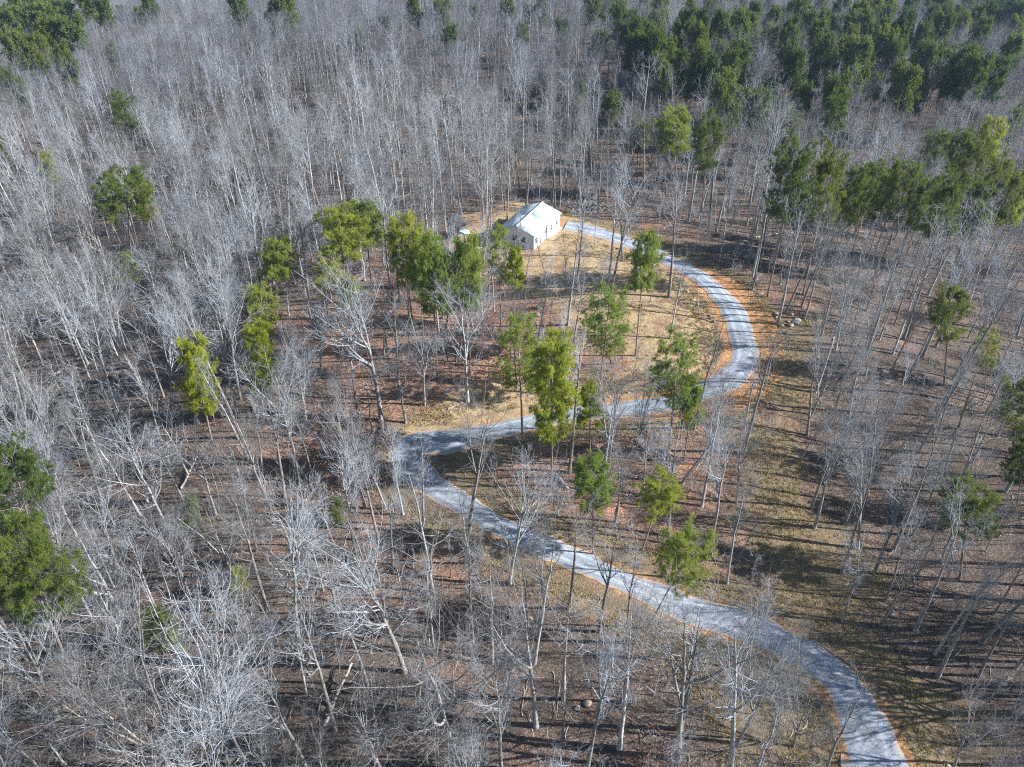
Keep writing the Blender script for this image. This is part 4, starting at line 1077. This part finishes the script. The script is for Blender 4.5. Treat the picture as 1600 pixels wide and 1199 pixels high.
src = [(b[2], b[3]) for b in BARE] + [l[0] for l in LOD]; T0s = [b[4] for b in BARE] + [l[1] for l in LOD]
cB = source_collection('leafless_tree', src)
P, Rr, Sc, Ix = [], [], [], []
for b in rest:
    P.append(b['P'] - np.array([0, 0, .15])); Rr.append((b['tilt'][1], b['tilt'][0], rngb.uniform(0, 6.28))); Sc.append([b['T'] / BARE[b['var']][4]] * 3); Ix.append(b['var'])
nb = len(BARE)
for F in (F1, F2):
    z = H0(F[:, 0], F[:, 1])
    for (x, y), zz_ in zip(F, z):
        k_ = int(rngb.choice(len(LOD), p=[.25, .2, .15, .15, .15, .10])); T = T0s[nb + k_] * rngb.uniform(.66, 1.0); w = 1.0 + min(.5, max(0, y - 350) / 700)
        P.append((x, y, zz_ - .2)); Rr.append((rngb.normal(0, .04), rngb.normal(0, .05), rngb.uniform(0, 6.28))); Sc.append((T / T0s[nb + k_] * w, T / T0s[nb + k_] * w, T / T0s[nb + k_])); Ix.append(nb + k_)
print('forest instances', len(P))
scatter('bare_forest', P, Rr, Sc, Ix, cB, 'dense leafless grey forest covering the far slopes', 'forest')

# undergrowth: twiggy shrubs, russet beech brush
def shrub(seed, mat, leafy=False):
    rng = np.random.default_rng(seed); g = Geo()
    n = 9; a = rng.uniform(0, 6.28, n); P0 = np.stack([np.stack([np.cos(a) * .1, np.sin(a) * .1, 0 * a], -1), np.stack([np.cos(a) * .6, np.sin(a) * .6, np.full(n, 1.1)], -1), np.stack([np.cos(a) * 1.1, np.sin(a) * 1.1, rng.uniform(1.6, 2.4, n)], -1)], 1)
    R0 = np.tile([.025, .016, .006], (n, 1)); tubes(g, P0, R0, 3)
    P1, R1, _ = spawn(P0, R0, 7, .2, 1, .8, .4, 40, 12, .08, 3, .15, .7, .005, rng); tubes(g, P1, R1, 3)
    P2, R2, _ = spawn(P1, R1, 5, .2, 1, .42, .4, 40, 12, .05, 2, .1, .8, .003, rng); cones(g, P2[:, 0], P2[:, 1], np.full((len(P2), 1), .008))
    out = [g.mesh('shrub', [M_TWIG])]
    if leafy:
        c = Geo(); tufts(c, P2[:, 1], norm(P2[:, 1] - P2[:, 0]), 4, .10, .05, rng); out.append(c.mesh('shrub_leaves', [mat]))
    return out
cS = source_collection('undergrowth_shrub', [shrub(1, None), shrub(2, None), shrub(3, M_RUSSET, True)])
def sh_forbid(X, Y):
    D, _, _ = road_near(X, Y); f = D < 4.4
    f |= in_poly(SWATH, X, Y) | in_poly(YARD, X, Y) | in_poly(BANK, X, Y)
    f |= np.abs(X) > .60 * (Y + 45) + 12
    ux, uy = math.cos(math.radians(62)), math.sin(math.radians(62)); dx, dy = X - a_[0], Y - a_[1]; lu, lv = dx * ux + dy * uy, -dx * uy + dy * ux
    f |= (lu > -3) & (lu < 15) & (lv > -5) & (lv < 10)
    cl = np.sin(X / 9 + 2) * np.sin(Y / 7 + X / 15) ; f |= cl + rngb.normal(0, .35, X.shape) < .25
    return f
Fs = rand_field(9000, -170, 170, 20, 240, lambda X, Y: np.full(X.shape, 2.6), sh_forbid, False)
zs = H(Fs[:, 0], Fs[:, 1]); hp = at(575, 715)
ix = np.where((np.hypot(Fs[:, 0] - hp[0], Fs[:, 1] - hp[1]) < 8) | (rngb.random(len(Fs)) < .03), 2, rngb.integers(0, 2, len(Fs)))
s1 = rngb.uniform(.5, 1.1, (len(Fs), 1)) * np.ones((1, 3)); s1[ix == 2] *= 1.3
scatter('undergrowth', np.column_stack([Fs, zs - .05]), np.column_stack([0 * zs, 0 * zs, rngb.uniform(0, 6.28, len(Fs))]), s1, ix, cS, 'leafless twiggy undergrowth on the forest floor', 'undergrowth')
# russet-leaved brush left of the hairpin, a few separate bushes
for k_, (px_, py_, s_, lab) in enumerate([(560, 745, 2.6, 'largest reddish brown bush left of the hairpin'), (590, 715, 2.0, 'reddish brown bush touching the hairpin edge'), (535, 715, 2.0, 'reddish brown bush, left one of the hairpin group'),
                                          (575, 775, 1.8, 'reddish brown bush, lowest of the hairpin group'), (745, 525, 1.8, 'small rusty bush under the row of pines'), (1008, 700, 1.2, 'small rusty bush left of the tall bend pine')]):
    pq = at(px_, py_); sm = shrub(50 + k_, M_RUSSET, True)
    o = link('brown_bush', None, None, tuple(pq), (0, 0, k_ * 1.3)); o.scale = (s_ * .8, s_ * .8, s_ * .8); link('branches', sm[0], o); link('leaves', sm[1], o); tag(o, lab, 'bush', 'brown leaved bushes')

# dry grass tufts on the verges, the swath and the yard; sticks on the litter
def tuft_mesh(seed):
    rng = np.random.default_rng(seed); g = Geo(); m = 16
    b = rng.normal(0, .10, (m, 3)); b[:, 2] = 0; d = norm(rng.normal(0, .5, (m, 3)) + np.array([0, 0, .8])); d[:, 2] = abs(d[:, 2]); l = rng.uniform(.18, .42, (m, 1)); q = norm(np.cross(d, rng.normal(size=(m, 3)))) * .022
    g.add(np.stack([b - q, b + q, b + d * l], 1).reshape(-1, 3), None, np.arange(m * 3).reshape(-1, 3)); return [g.mesh('tuft', [M_DRYGRASS])]
cG = source_collection('grass_tuft', [tuft_mesh(1), tuft_mesh(2), tuft_mesh(3)])
X = rngb.uniform(-45, 75, 150000); Y = rngb.uniform(22, 150, 150000)
D, _, _ = road_near(X, Y)
dens = np.clip(1.0 * sstep(-2.5, 3, poly_dist(SWATH, X, Y) + wob(X, Y)) + .8 * in_poly(LOWBANK, X, Y) + .45 * in_poly(BANK, X, Y) + .12 * in_poly(YARD, X, Y) + .6 * (D < 7), 0, .9) * (D > 3.3)
dens *= np.clip(.75 + .8 * np.sin(X / 1.7 + np.sin(Y / 2.3) * 2) * np.sin(Y / 1.9), .15, 1)
dx, dy = X - a_[0], Y - a_[1]; lu, lv = dx * .469 + dy * .883, -dx * .883 + dy * .469
k_ = (rngb.random(X.shape) < dens) & ~((lu > -.6) & (lu < 12.5) & (lv > -1.5) & (lv < 7.5)); X, Y = X[k_], Y[k_]; Z = H(X, Y)
print('tufts', len(X))
scatter('dry_grass', np.column_stack([X, Y, Z]), np.column_stack([0 * Z, 0 * Z, rngb.uniform(0, 6.28, len(X))]), rngb.uniform(.6, 1.35, (len(X), 1)) * np.ones((1, 3)), rngb.integers(0, 3, len(X)), cG,
        'tan dry grass tufts on the verges and cleared strip', 'grass')
def stick_mesh(seed):
    rng = np.random.default_rng(seed); g = Geo(); t = np.linspace(-1, 1, 5)[:, None]
    P = (np.array([1.0, 0, .05]) * t + rng.normal(0, .06, (5, 3)))[None]; P[..., 2] = np.abs(P[..., 2]) * .5 + .03; tubes(g, P, np.linspace(.035, .012, 5)[None], 4)
    Pb, Rb, _ = spawn(P, np.full((1, 5), .02), 4, .3, 1, .5, .4, 45, 8, .02, 3, .1, .7, .006, rng); tubes(g, Pb, Rb, 3); return [g.mesh('stick', [M_STICK])]
cK = source_collection('fallen_stick', [stick_mesh(i) for i in range(4)])
X = rngb.uniform(-110, 110, 9000); Y = rngb.uniform(22, 190, 9000); D, _, _ = road_near(X, Y)
k_ = (D > 4.2) & ~in_poly(SWATH, X, Y) & ~in_poly(YARD, X, Y) & (np.abs(X) < .75 * (Y + 20) + 10); X, Y = X[k_], Y[k_]; Z = H(X, Y)
scatter('fallen_sticks', np.column_stack([X, Y, Z]), np.column_stack([rngb.normal(0, .08, len(X)), rngb.normal(0, .12, len(X)), rngb.uniform(0, 6.28, len(X))]), rngb.uniform(.4, 1.6, (len(X), 1)) * np.ones((1, 3)),
        rngb.integers(0, 4, len(X)), cK, 'grey fallen sticks littering the forest floor', 'sticks')

# ------------------------------------------------------------------ air
HAZE = True
if HAZE:
    hm = bpy.data.materials.new('haze'); hm.use_nodes = True; nt = hm.node_tree; nt.nodes.clear()
    out = nt.nodes.new('ShaderNodeOutputMaterial'); pv = nt.nodes.new('ShaderNodeVolumePrincipled')
    pv.inputs['Color'].default_value = (0.45, 0.66, 1.0, 1); pv.inputs['Density'].default_value = 0.00013; pv.inputs['Anisotropy'].default_value = 0.1
    nt.links.new(pv.outputs[0], out.inputs['Volume'])
    g = Geo(); zlo, zhi = float(ZZ.min()) - 1, 70.0
    g.box((0, 2700, (zlo + zhi) / 2), (4700, 4400 - 0, (zhi - zlo) / 2)); hz = link('haze', g.mesh('haze', [hm])); tag(hz, 'thin bluish haze in the air over the far woods', 'haze', None, 'stuff')
print('done')
